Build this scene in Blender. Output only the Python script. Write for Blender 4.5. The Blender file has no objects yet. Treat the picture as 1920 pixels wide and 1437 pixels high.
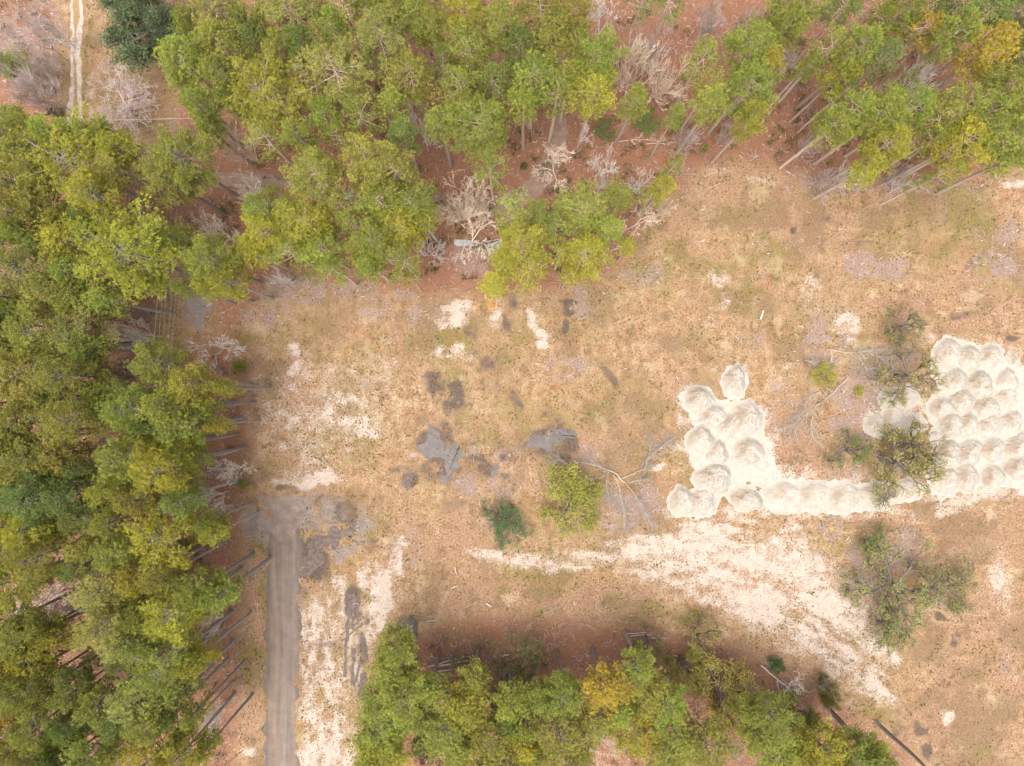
import bpy, math, random
import numpy as np
from mathutils import Vector

rng = np.random.default_rng(7)
random.seed(7)
S = 0.09                 # metres on the ground per photograph pixel
CAMZ = 120.0
scene = bpy.context.scene
COL = scene.collection


def gx(px): return (px - 960.0) * S
def gy(py): return (718.5 - py) * S


def at(px, py, z=0.0):
    k = (CAMZ - z) / CAMZ
    return Vector((gx(px) * k, gy(py) * k, z))


# ------------------------------------------------------------------ materials
def new_mat(name):
    m = bpy.data.materials.new(name)
    m.use_nodes = True
    nt = m.node_tree
    for n in list(nt.nodes):
        nt.nodes.remove(n)
    out = nt.nodes.new('ShaderNodeOutputMaterial')
    b = nt.nodes.new('ShaderNodeBsdfPrincipled')
    b.inputs['Roughness'].default_value = 0.9
    if 'Specular IOR Level' in b.inputs:
        b.inputs['Specular IOR Level'].default_value = 0.2
    nt.links.new(b.outputs[0], out.inputs[0])
    return m, nt, b, out


class NT:
    """small helper round a node tree"""
    def __init__(s, nt): s.nt = nt; s.n = nt.nodes.new; s.l = nt.links.new
    def coord(s):
        return s.n('ShaderNodeTexCoord').outputs['Object']
    def geo(s):
        return s.n('ShaderNodeNewGeometry').outputs['Position']
    def mapping(s, vec, scale=(1, 1, 1), rot=(0, 0, 0)):
        m = s.n('ShaderNodeMapping'); s.l(vec, m.inputs[0])
        m.inputs['Scale'].default_value = scale; m.inputs['Rotation'].default_value = rot
        return m.outputs[0]
    def noise(s, vec, scale, detail=4, rough=0.6, dist=0.0):
        t = s.n('ShaderNodeTexNoise'); s.l(vec, t.inputs['Vector'])
        t.inputs['Scale'].default_value = scale; t.inputs['Detail'].default_value = detail
        t.inputs['Roughness'].default_value = rough; t.inputs['Distortion'].default_value = dist
        return t.outputs['Fac']
    def attr(s, name):
        a = s.n('ShaderNodeAttribute'); a.attribute_name = name
        return a.outputs['Fac']
    def math(s, op, a, b=None, clamp=False):
        m = s.n('ShaderNodeMath'); m.operation = op; m.use_clamp = clamp
        for i, v in enumerate((a, b)):
            if v is None: continue
            if isinstance(v, (int, float)): m.inputs[i].default_value = v
            else: s.l(v, m.inputs[i])
        return m.outputs[0]
    def step(s, v, lo, hi):
        m = s.n('ShaderNodeMapRange'); m.interpolation_type = 'SMOOTHSTEP'
        s.l(v, m.inputs['Value'])
        m.inputs['From Min'].default_value = lo; m.inputs['From Max'].default_value = hi
        return m.outputs[0]
    def mix(s, fac, a, b, mode='MIX'):
        m = s.n('ShaderNodeMixRGB'); m.blend_type = mode
        for i, v in enumerate((fac, a, b)):
            if isinstance(v, (int, float)): m.inputs[i].default_value = v
            elif isinstance(v, tuple): m.inputs[i].default_value = (*v, 1)
            else: s.l(v, m.inputs[i])
        return m.outputs[0]
    def ramp(s, fac, stops):
        r = s.n('ShaderNodeValToRGB'); s.l(fac, r.inputs[0])
        e = r.color_ramp.elements
        while len(e) < len(stops): e.new(0.5)
        for el, (p, c) in zip(e, stops):
            el.position = p; el.color = (*c, 1)
        return r.outputs[0]
    def bump(s, h, strength, dist, bsdf):
        b = s.n('ShaderNodeBump'); b.inputs['Strength'].default_value = strength
        b.inputs['Distance'].default_value = dist
        s.l(h, b.inputs['Height']); s.l(b.outputs[0], bsdf.inputs['Normal'])


def leaf_mat(name, var=0.55, trans=0.25):
    """foliage: own colour of the object, varied from tuft to tuft, some light passing through"""
    m, nt, b, out = new_mat(name)
    t = NT(nt)
    oi = t.n('ShaderNodeObjectInfo')
    tint = t.attr('tint')
    big = t.noise(t.coord(), 0.55, 2)
    k = t.math('ADD', t.math('MULTIPLY', tint, var), 1.0 - var * 0.5)
    k = t.math('MULTIPLY', k, t.math('ADD', t.math('MULTIPLY', big, 0.7), 0.65))
    comb = t.n('ShaderNodeCombineXYZ')
    t.l(k, comb.inputs[0]); t.l(k, comb.inputs[1]); t.l(k, comb.inputs[2])
    c = t.mix(1.0, oi.outputs['Color'], comb.outputs[0], 'MULTIPLY')
    warm = t.step(t.math('ADD', t.math('MULTIPLY', tint, 0.5), t.math('MULTIPLY', t.noise(t.coord(), 1.1, 2), 0.7)), 0.62, 0.95)
    c = t.mix(t.math('MULTIPLY', warm, 0.3), c, t.mix(1.0, c, (1.25, 1.02, 0.7), 'MULTIPLY'))
    t.l(c, b.inputs['Base Color'])
    b.inputs['Roughness'].default_value = 0.75
    tr = t.n('ShaderNodeBsdfTranslucent'); t.l(c, tr.inputs[0])
    mx = t.n('ShaderNodeMixShader'); mx.inputs[0].default_value = trans
    t.l(b.outputs[0], mx.inputs[1]); t.l(tr.outputs[0], mx.inputs[2])
    t.l(mx.outputs[0], out.inputs[0])
    return m


def wood_mat(name, var=0.5, scale=3.0):
    m, nt, b, out = new_mat(name)
    t = NT(nt)
    oi = t.n('ShaderNodeObjectInfo')
    n = t.noise(t.mapping(t.coord(), (1, 1, 0.25)), scale, 5, 0.7)
    k = t.math('ADD', t.math('MULTIPLY', n, 2 * var), 1.0 - var)
    comb = t.n('ShaderNodeCombineXYZ')
    for i in range(3): t.l(k, comb.inputs[i])
    c = t.mix(1.0, oi.outputs['Color'], comb.outputs[0], 'MULTIPLY')
    t.l(c, b.inputs['Base Color'])
    t.bump(n, 0.5, 0.03, b)
    return m


def two_tone(name, c1, c2, scale=2.0, rough=0.9, bump=0.3, spec=0.2, lo=0.3, hi=0.7):
    m, nt, b, out = new_mat(name)
    t = NT(nt)
    n = t.noise(t.geo(), scale, 6, 0.65)
    t.l(t.mix(t.step(n, lo, hi), c1, c2), b.inputs['Base Color'])
    b.inputs['Roughness'].default_value = rough
    b.inputs['Specular IOR Level'].default_value = spec
    if bump: t.bump(n, bump, 0.05, b)
    return m


M_NEEDLE = leaf_mat('pine_needles', 0.8, 0.42)
M_LEAF = leaf_mat('broad_leaves', 0.6, 0.3)
M_BARK = wood_mat('bark')
M_TWIG = wood_mat('bare_wood', 0.25, 1.5)
M_GRASSBLADE = leaf_mat('grass_blades', 0.7, 0.2)


# ------------------------------------------------------------------ mesh helpers
def mesh_from(name, V, F, mat, tint=None, smooth=False):
    V = np.asarray(V, dtype=np.float32); F = np.asarray(F, dtype=np.int32)
    me = bpy.data.meshes.new(name)
    k = F.shape[1]
    me.vertices.add(len(V)); me.vertices.foreach_set('co', V.ravel())
    me.loops.add(F.size); me.loops.foreach_set('vertex_index', F.ravel())
    me.polygons.add(len(F))
    me.polygons.foreach_set('loop_start', np.arange(0, F.size, k, dtype=np.int32))
    me.polygons.foreach_set('use_smooth', np.full(len(F), smooth))
    if tint is not None:
        a = me.attributes.new('tint', 'FLOAT', 'POINT')
        a.data.foreach_set('value', np.asarray(tint, dtype=np.float32))
    me.update(calc_edges=True); me.validate()
    if mat: me.materials.append(mat)
    return me


def unit(v):
    return v / (np.linalg.norm(v, axis=-1, keepdims=True) + 1e-9)


def blades(P, A, k, length, width, spread, r):
    """k thin triangles from every point of P, leaning round its axis A"""
    T = len(P)
    P = np.repeat(P, k, 0); A = np.repeat(A, k, 0)
    d = unit(A + r.normal(0, spread, (T * k, 3)))
    side = unit(np.cross(d, r.normal(0, 1, (T * k, 3)))) * (width * r.uniform(0.7, 1.3, (T * k, 1)))
    L = length * r.uniform(0.7, 1.25, (T * k, 1))
    V = np.empty((T * k, 3, 3), dtype=np.float32)
    V[:, 0] = P - side; V[:, 1] = P + side; V[:, 2] = P + d * L
    F = np.arange(T * k * 3).reshape(-1, 3)
    tint = np.repeat(np.repeat(r.uniform(0, 1, T), k), 3)
    return V.reshape(-1, 3), F, tint


class Tubes:
    """tapering tubes along polylines, gathered into one mesh of quads"""
    def __init__(s): s.V = []; s.F = []; s.n = 0
    def add(s, pts, radii, sides=5, cap=False):
        pts = np.asarray(pts, dtype=float); m = len(pts)
        radii = np.broadcast_to(np.asarray(radii, dtype=float), (m,))
        tan = unit(np.gradient(pts, axis=0))
        ref = np.array([0.0, 0.0, 1.0]) if abs(tan[0][2]) < 0.8 else np.array([1.0, 0.0, 0.0])
        u = unit(np.cross(tan, ref)); v = np.cross(tan, u)
        ang = np.arange(sides) / sides * 2 * math.pi
        ring = pts[:, None, :] + radii[:, None, None] * (np.cos(ang)[None, :, None] * u[:, None, :] + np.sin(ang)[None, :, None] * v[:, None, :])
        i = np.arange(m - 1)[:, None] * sides + np.arange(sides)[None, :]
        j = np.arange(m - 1)[:, None] * sides + (np.arange(sides)[None, :] + 1) % sides
        q = np.stack([i, j, j + sides, i + sides], -1).reshape(-1, 4) + s.n
        s.V.append(ring.reshape(-1, 3)); s.F.append(q); s.n += m * sides
        if cap:
            for end, row in ((0, 0), (1, m - 1)):
                c = s.n
                s.V.append(pts[row:row + 1]); s.n += 1
                base = c - m * sides - end + row * sides
                k = np.arange(sides)
                q = np.stack([np.full(sides, c), base + k, base + (k + 1) % sides, np.full(sides, c)], -1)
                s.F.append(q)
    def mesh(s, name, mat, smooth=True):
        V = np.concatenate(s.V); F = np.concatenate(s.F)
        deg = F[:, 0] == F[:, 3]
        if deg.any():
            T = np.concatenate([F[deg][:, :3], F[~deg][:, [0, 1, 2]], F[~deg][:, [0, 2, 3]]])
            return mesh_from(name, V, T, mat, smooth=smooth)
        return mesh_from(name, V, F, mat, smooth=smooth)


def link(o):
    COL.objects.link(o); return o


def tag(o, label=None, cat=None, group=None, kind=None):
    if label: o['label'] = label
    if cat: o['category'] = cat
    if group: o['group'] = group
    if kind: o['kind'] = kind
    return o


def root(name, loc, rz=0.0, scale=(1, 1, 1)):
    e = bpy.data.objects.new(name, None); e.empty_display_size = 0.5
    e.location = loc; e.rotation_euler = (0, 0, rz); e.scale = scale
    return link(e)


def part(name, me, parent=None, color=None):
    o = bpy.data.objects.new(name, me); link(o)
    if parent: o.parent = parent
    if color: o.color = (*color, 1)
    return o


# ------------------------------------------------------------------ noise for the ground masks
def vnoise(x, y, seed):
    r = np.random.default_rng(seed); N = 256
    g = r.uniform(0, 1, (N, N))
    xi = np.floor(x).astype(int); yi = np.floor(y).astype(int)
    fx = x - xi; fy = y - yi
    fx = fx * fx * (3 - 2 * fx); fy = fy * fy * (3 - 2 * fy)
    a = g[xi % N, yi % N]; b = g[(xi + 1) % N, yi % N]; c = g[xi % N, (yi + 1) % N]; d = g[(xi + 1) % N, (yi + 1) % N]
    return (a * (1 - fx) + b * fx) * (1 - fy) + (c * (1 - fx) + d * fx) * fy


def fbm(x, y, seed, octs=4):
    s = 0; a = 0.5; t = 0
    for o in range(octs):
        s = s + a * vnoise(x * 2 ** o + 17.3 * o, y * 2 ** o + 9.1 * o, seed + o); t += a; a *= 0.55
    return s / t


def inside(px, py, poly):
    res = np.zeros(px.shape, bool); n = len(poly)
    for i in range(n):
        x1, y1 = poly[i]; x2, y2 = poly[(i + 1) % n]
        if y1 == y2: continue
        c = ((y1 > py) != (y2 > py)) & (px < (x2 - x1) * (py - y1) / (y2 - y1) + x1)
        res ^= c
    return res


def blur(a, n):
    for _ in range(2):
        for ax in (0, 1):
            c = np.cumsum(np.pad(a, [(n + 1, n) if k == ax else (0, 0) for k in (0, 1)], mode='edge'), axis=ax)
            a = (np.take(c, range(2 * n + 1, c.shape[ax]), ax) - np.take(c, range(0, c.shape[ax] - 2 * n - 1), ax)) / (2 * n + 1)
    return a


# fine grid in the part one can see, coarse rings beyond it out to the horizon
fx_ = np.arange(-102, 102.01, 0.27); fy_ = np.arange(-78, 78.01, 0.27)
ox = np.array([140, 220, 400, 800, 2000.0]); 
XS = np.concatenate([-ox[::-1], fx_, ox]); YS = np.concatenate([-ox[::-1], fy_, ox])
GX, GY = np.meshgrid(XS, YS, indexing='ij')
PXg = GX / S + 960; PYg = 718.5 - GY / S
wob = (fbm(GX / 5, GY / 5, 31) - 0.5) * 40
wob2 = (fbm(GX / 5, GY / 5, 41) - 0.5) * 40
PXw = PXg + wob; PYw = PYg + wob2
MASK = {k: np.zeros(GX.shape) for k in ('straw', 'sand', 'green', 'dark', 'lilac', 'gravel', 'orange', 'soil', 'brown', 'pale')}


def poly_mask(name, poly, strength=1.0, soft=5, op='max'):
    a = blur(inside(PXw, PYw, poly).astype(float), soft) * strength
    if op == 'max': MASK[name] = np.maximum(MASK[name], a)
    else: MASK[name] = MASK[name] * (1 - a)


def dab(name, x, y, rx, ry, st=1.0, ang=0.0, streak=None, seed=None, n=0.75):
    """a soft patch; streak=(angle, stretch) breaks it into streaks"""
    a = math.radians(ang)
    dx = PXw - x; dy = PYw - y
    u = dx * math.cos(a) + dy * math.sin(a); v = -dx * math.sin(a) + dy * math.cos(a)
    d = (u / rx) ** 2 + (v / ry) ** 2
    m = np.clip(1.35 - d, 0, 1) * st
    sel = m > 0
    if not sel.any(): return
    seed = seed or int(x * 7 + y * 13) % 9973
    gxs = PXg[sel]; gys = PYg[sel]
    if streak:
        b = math.radians(streak[0])
        U = gxs * math.cos(b) + gys * math.sin(b); W = -gxs * math.sin(b) + gys * math.cos(b)
        f = fbm(U / (14 * streak[1]), W / 14, seed, 5)
    else:
        f = fbm(gxs / 22, gys / 22, seed, 5)
    val = m[sel] * (1 - n + n * np.clip((f - 0.3) / 0.4, 0, 1) * 1.15)
    MASK[name][sel] = np.maximum(MASK[name][sel], val)


NORTH = [(-9000, -9000), (9000, -9000), (9000, 300), (1920, 312), (1800, 338), (1700, 340), (1560, 352), (1490, 330), (1400, 296), (1330, 292), (1300, 335),
         (1215, 415), (1185, 470), (1140, 520), (1010, 548), (900, 545), (780, 548), (640, 530), (560, 512), (480, 560), (440, 600), (462, 700), (462, 900),
         (452, 1000), (440, 1200), (425, 9000), (-9000, 9000)]
SOUTH = [(690, 9000), (690, 1300), (705, 1235), (770, 1185), (840, 1165), (960, 1160), (1110, 1165), (1190, 1180), (1250, 1190), (1330, 1195), (1420, 1240),
         (1520, 1300), (1600, 1335), (1660, 1380), (1720, 1437), (2600, 9000)]
poly_mask('straw', NORTH, 1.0, 11)
poly_mask('straw', SOUTH, 1.0, 13)
LAWN = [(96, -400), (330, -400), (318, 60), (330, 250), (300, 320), (215, 330), (100, 240)]
poly_mask('straw', LAWN, 1.0, 4, 'cut')
poly_mask('straw', [(296, 400), (350, 400), (405, 560), (420, 640), (330, 660), (285, 640)], 0.7, 6, 'cut')
dab('soil', 470, 1180, 45, 270, 0.7, streak=(90, 3), n=0.5)
dab('soil', 480, 960, 60, 40, 0.7)
dab('soil', 470, 700, 30, 240, 0.55)
for x, y, rx, ry, s in ((870, 1125, 110, 30, 0.8), (1000, 1095, 130, 28, 1.3), (1120, 1120, 110, 28, 1.2), (960, 1140, 180, 34, 1.2), (760, 1040, 50, 45, 0.5), (1330, 345, 70, 35, .5), (1080, 545, 90, 18, .8)):
    dab('soil', x, y, rx, ry, s, streak=(0, 3), n=0.5)
dab('soil', 1780, 1060, 190, 90, 0.5, n=.6); dab('soil', 1870, 1000, 110, 50, 0.6, n=.5); dab('soil', 1500, 860, 75, 80, 0.75, n=.5)
dab('soil', 1840, 600, 120, 40, 0.5, streak=(4, 4)); dab('soil', 1880, 1250, 60, 160, 0.45, streak=(90, 4))
dab('soil', 1250, 860, 60, 90, 0.5)
for q in ((1750, 580, 200, 60, .8), (1850, 1000, 160, 70, .85), (1840, 1200, 120, 160, .8), (1780, 1380, 160, 80, .7), (1480, 840, 90, 90, 1.0), (1660, 960, 120, 30, .7), (520, 700, 60, 140, .5), (700, 950, 120, 60, .5), (1000, 880, 160, 40, .5)):
    dab('soil', *q, 0, None, None, .8)
# pale sand showing through
for q in ((600, 770, 130, 110, .42), (560, 860, 80, 50, .42), (700, 720, 60, 60, .35), (547, 655, 22, 20, .85), (550, 692, 18, 16, .75), (640, 775, 70, 46, .62), (560, 800, 60, 40, .55), (690, 800, 36, 30, .65), (600, 840, 60, 30, .5),
          (612, 893, 48, 18, 1.0), (540, 905, 34, 10, .9), (575, 905, 30, 12, .9), (848, 592, 40, 30, .95), (880, 570, 30, 16, .7), (850, 664, 40, 18, .9), (930, 595, 24, 26, .8),
          (1004, 598, 16, 22, 1.15), (1011, 634, 14, 22, 1.05), (722, 640, 10, 14, .6), (870, 715, 18, 12, .6), (780, 850, 8, 8, .8), (1350, 520, 22, 26, .65), (1358, 565, 14, 26, .6),
          (1527, 555, 24, 40, .6), (1590, 605, 24, 28, .65), (1334, 606, 14, 16, .75), (1425, 342, 30, 10, .7), (1355, 318, 26, 10, .65), (1330, 395, 26, 14, .45), (1775, 1345, 16, 18, .9),
          (1790, 945, 44, 24, .75), (1880, 1090, 22, 60, .6), (1905, 340, 26, 12, .7), (1470, 700, 24, 30, .5), (1595, 645, 14, 14, .6), (905, 700, 12, 10, .5), (460, 1415, 22, 10, .7),
          (760, 1010, 18, 14, .6), (650, 370, 12, 8, .9), (500, 800, 20, 60, .4), (1240, 880, 20, 8, .7)):
    dab('sand', *q)
V = (90, 3)
for q in ((590, 1170, 26, 60, .95, 0, V), (578, 1260, 24, 100, 1.05, 0, V), (610, 1330, 46, 110, .78, 0, V), (600, 1420, 44, 60, .9, 0, V), (665, 1400, 22, 60, .85, 0, V), (640, 1230, 50, 100, .6, 0, V),
          (722, 1105, 34, 62, 1.0, 10, V), (700, 1155, 40, 40, .95, 0, V), (680, 1205, 26, 36, .95, 0, V), (742, 1055, 14, 40, .75, 0, V), (690, 1085, 24, 30, .7, 0, V), (630, 1120, 30, 60, .6, 0, V)):
    dab('sand', *q)
H1 = (5, 3.5)
for q in ((1300, 1050, 260, 50, .62, 4, H1), (1480, 1090, 160, 90, .62, 20, H1), (1040, 1050, 160, 24, .6, 0, H1), (905, 1040, 40, 14, .7, 0, H1), (990, 1058, 70, 16, .75, 0, H1), (1095, 1050, 70, 22, .75, 0, H1), (1170, 1035, 60, 22, .85, 0, H1), (1260, 1030, 120, 34, .95, 0, H1), (1340, 1005, 90, 30, .8, 0, H1),
          (1400, 1060, 160, 56, .98, 12, (12, 3)), (1485, 1010, 50, 36, .8, 0, H1), (1545, 1110, 90, 60, .95, 20, (25, 3)), (1590, 1180, 80, 56, .95, 35, (32, 4)), (1640, 1240, 50, 50, .9, 40, (32, 4)),
          (1450, 1140, 120, 50, .9, 15, (20, 4)), (1340, 1100, 90, 40, .65, 10, H1), (1550, 1220, 100, 40, .72, 32, (32, 4)), (1640, 1290, 60, 26, .65, 30, (32, 4)), (1480, 1200, 100, 30, .55, 20, (25, 4)), (1250, 1075, 80, 24, .6, 0, H1)):
    dab('sand', *q)
# rut sand of the twin-track drive is a road of its own; green growth
for q in ((590, 640, 90, 60, .45), (640, 830, 100, 60, .5), (520, 880, 50, 30, .5), (1230, 480, 70, 60, .65), (1320, 520, 90, 50, .6), (1420, 480, 90, 60, .5), (1400, 560, 60, 50, .45), (950, 640, 90, 60, .4),
          (1110, 590, 90, 60, .45), (900, 800, 80, 50, .4), (1080, 760, 90, 60, .38), (700, 690, 60, 80, .4), (1250, 1150, 90, 22, .7), (1180, 1130, 60, 16, .6), (990, 1150, 50, 14, .7), (935, 1113, 26, 10, .8),
          (1020, 1120, 34, 10, .8), (1000, 1030, 70, 20, .5), (930, 1000, 40, 30, .4), (161, 60, 5, 60, 1.0), (161, 150, 6, 120, .6), (497, 1200, 7, 240, .8), (480, 1250, 20, 70, .6), (490, 1010, 16, 30, .8),
          (650, 1290, 40, 120, .4), (690, 1130, 60, 40, .4), (1700, 440, 120, 40, .35), (1820, 420, 90, 30, .35), (1480, 590, 60, 60, .4), (1620, 1190, 50, 70, .45), (1840, 1240, 40, 40, .45),
          (1640, 1330, 50, 16, .6), (860, 1200, 60, 20, .5), (960, 1200, 70, 20, .5), (270, 250, 50, 30, .55), (1530, 1000, 40, 40, .45), (640, 570, 60, 20, .4), (1440, 1000, 50, 12, .4)):
    dab('green', *q)
poly_mask('straw', [(300, 500), (345, 500), (350, 690), (285, 690)], 0.6, 6, 'cut')
dab('lilac', 50, 90, 70, 130, 1.0); dab('lilac', 85, 1130, 80, 50, .8)
dab('orange', 905, 572, 30, 16, .9); dab('orange', 468, 1240, 24, 30, .6); dab('orange', 1200, 853, 16, 8, .6); dab('orange', 1070, 1160, 26, 8, .6)
for q in ((1290, 760, 30, 50, .6), (1300, 840, 40, 60, .6), (1430, 820, 40, 70, .6), (1480, 895, 60, 26, .75), (1560, 905, 90, 16, .6), (1580, 960, 150, 14, .6), (1400, 960, 70, 16, .6), (1290, 960, 60, 26, .5), (1770, 640, 60, 22, .6),
          (1850, 645, 60, 22, .6), (1900, 680, 40, 30, .6), (1830, 925, 110, 20, .7), (1715, 760, 40, 60, .7), (1660, 790, 60, 34, .7), (1377, 715, 34, 48, .55), (1700, 850, 60, 60, .4)):
    dab('sand', *q)
# wet dark soil; the last two dabs are painted trunk shadows
for q in ((835, 735, 30, 55, .85, -35), (815, 830, 40, 34, .7), (925, 700, 32, 70, .5, -20), (1030, 800, 36, 44, .5, -20), (960, 590, 20, 36, .6), (1055, 595, 7, 36, 1.0), (1060, 566, 20, 6, 1.0), (1068, 584, 14, 5, .8),
          (655, 965, 36, 26, .5), (690, 1020, 16, 26, .5), (620, 940, 44, 14, .45), (1488, 425, 10, 9, 1.1), (930, 860, 70, 12, .7), (770, 890, 44, 16, .55), (1040, 845, 60, 24, .6), (885, 640, 16, 40, .5),
          (980, 840, 60, 18, .4), (1140, 700, 10, 40, .5, -20), (970, 760, 14, 40, .55, -15), (840, 950, 40, 20, .35), (770, 905, 20, 20, .4), (1660, 350, 40, 14, .4), (870, 1150, 12, 8, .6), (545, 915, 40, 9, .6),
          (1770, 1160, 14, 8, .9), (1790, 1190, 9, 22, .9, 20), (1830, 1060, 6, 14, .6), (1905, 630, 18, 8, .7), (1810, 590, 30, 8, .5), (1730, 1390, 12, 50, .8, -20), (1690, 1370, 18, 34, .5), (1290, 575, 20, 20, .4), (830, 1210, 20, 16, .5),
          (1780, 285, 18, 6, .8), (1850, 280, 18, 6, .8)):  # soft shadows beside the trunks, painted into the ground
    dab('dark', *q)
for q in ((560, 548, 90, 30, .75), (500, 590, 60, 34, .6), (700, 548, 80, 24, .6), (1640, 508, 70, 24, 1.0), (1600, 490, 40, 20, .8), (1870, 500, 60, 40, .7), (1870, 430, 60, 30, .5), (1545, 640, 50, 60, .7), (1620, 720, 60, 70, .8),
          (1600, 790, 44, 60, .7), (1170, 960, 70, 44, .7), (760, 1030, 50, 50, .5), (910, 910, 80, 30, .6), (1050, 690, 60, 34, .6), (1200, 940, 60, 40, .7), (1580, 890, 50, 40, .6), (1625, 1045, 34, 34, .95), (1700, 1020, 30, 50, .6),
          (1560, 990, 30, 30, .6), (1560, 345, 110, 30, .7), (1750, 350, 120, 20, .5), (1200, 520, 50, 30, .7), (1410, 620, 40, 40, .4), (900, 480, 60, 50, .6), (1300, 740, 60, 60, .4), (1120, 850, 60, 20, .5), (1640, 800, 60, 40, .5)):
    dab('lilac', *q)
for q in ((610, 960, 100, 48, 1.1), (530, 975, 80, 54, 1.1), (640, 1010, 50, 50, .8), (370, 580, 40, 44, .7), (560, 1200, 14, 260, .5), (1010, 345, 44, 20, .6, -35), (880, 382, 70, 18, .6), (300, 332, 90, 14, .7), (500, 345, 60, 14, .7)):
    dab('gravel', *q)
for q in ((825, 850, 50, 66), (1035, 828, 64, 36), (925, 886, 32, 18), (765, 1178, 24, 30), (600, 1045, 30, 44), (768, 902, 20, 20), (663, 1150, 22, 60), (668, 1240, 20, 60), (678, 1290, 12, 40)):
    dab('dark', *q, .8)

cl = (MASK['straw'] < 0.5)
for nm, sc, sd, lo_, st_ in (('soil', 9, 301, 0.45, 2.4), ('lilac', 6, 311, 0.60, 2.6), ('green', 8, 321, 0.51, 2.0), ('dark', 4, 331, 0.68, 2.8), ('brown', 7, 341, 0.48, 3.0), ('brown', 2.2, 351, 0.55, 3.0), ('pale', 3, 361, 0.56, 2.6)):
    MASK[nm] = np.maximum(MASK[nm], np.clip((fbm(GX / sc, GY / sc, sd, 5) - lo_) * st_, 0, 0.55) * cl)
for a_, sd, wx in ((80, 401, 900), (5, 411, 1700)):        # old mower and lorry lines
    b_ = math.radians(a_); U = PXg * math.cos(b_) + PYg * math.sin(b_); W = -PXg * math.sin(b_) + PYg * math.cos(b_)
    f_ = fbm(U / 110, W / 6.5, sd, 5); br_ = np.clip((fbm(GX / 7, GY / 7, sd + 5, 4) - 0.42) * 5, 0, 1)
    zone = np.clip(1 - ((PXg - wx) / 520) ** 2, 0, 1)
    MASK['pale'] = np.maximum(MASK['pale'], np.clip((f_ - 0.5) * 3.0, 0, 0.5) * zone * cl * br_)
    MASK['brown'] = np.maximum(MASK['brown'], np.clip((0.47 - f_) * 3.5, 0, 0.5) * zone * cl * (0.4 + 0.6 * br_))
gi = np.arange(len(XS) * len(YS)).reshape(len(XS), len(YS))
GF = np.stack([gi[:-1, :-1], gi[1:, :-1], gi[1:, 1:], gi[:-1, 1:]], -1).reshape(-1, 4)
gz = np.zeros(GX.shape)
me = mesh_from('ground', np.stack([GX, GY, gz], -1).reshape(-1, 3), GF, None)
for k, a in MASK.items():
    at_ = me.attributes.new(k, 'FLOAT', 'POINT')
    at_.data.foreach_set('value', np.clip(a, 0, 1.3).astype(np.float32).ravel())


def sample(name, x, y):
    i = np.clip(np.searchsorted(XS, x), 0, len(XS) - 1); j = np.clip(np.searchsorted(YS, y), 0, len(YS) - 1)
    return MASK[name][i, j]


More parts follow.
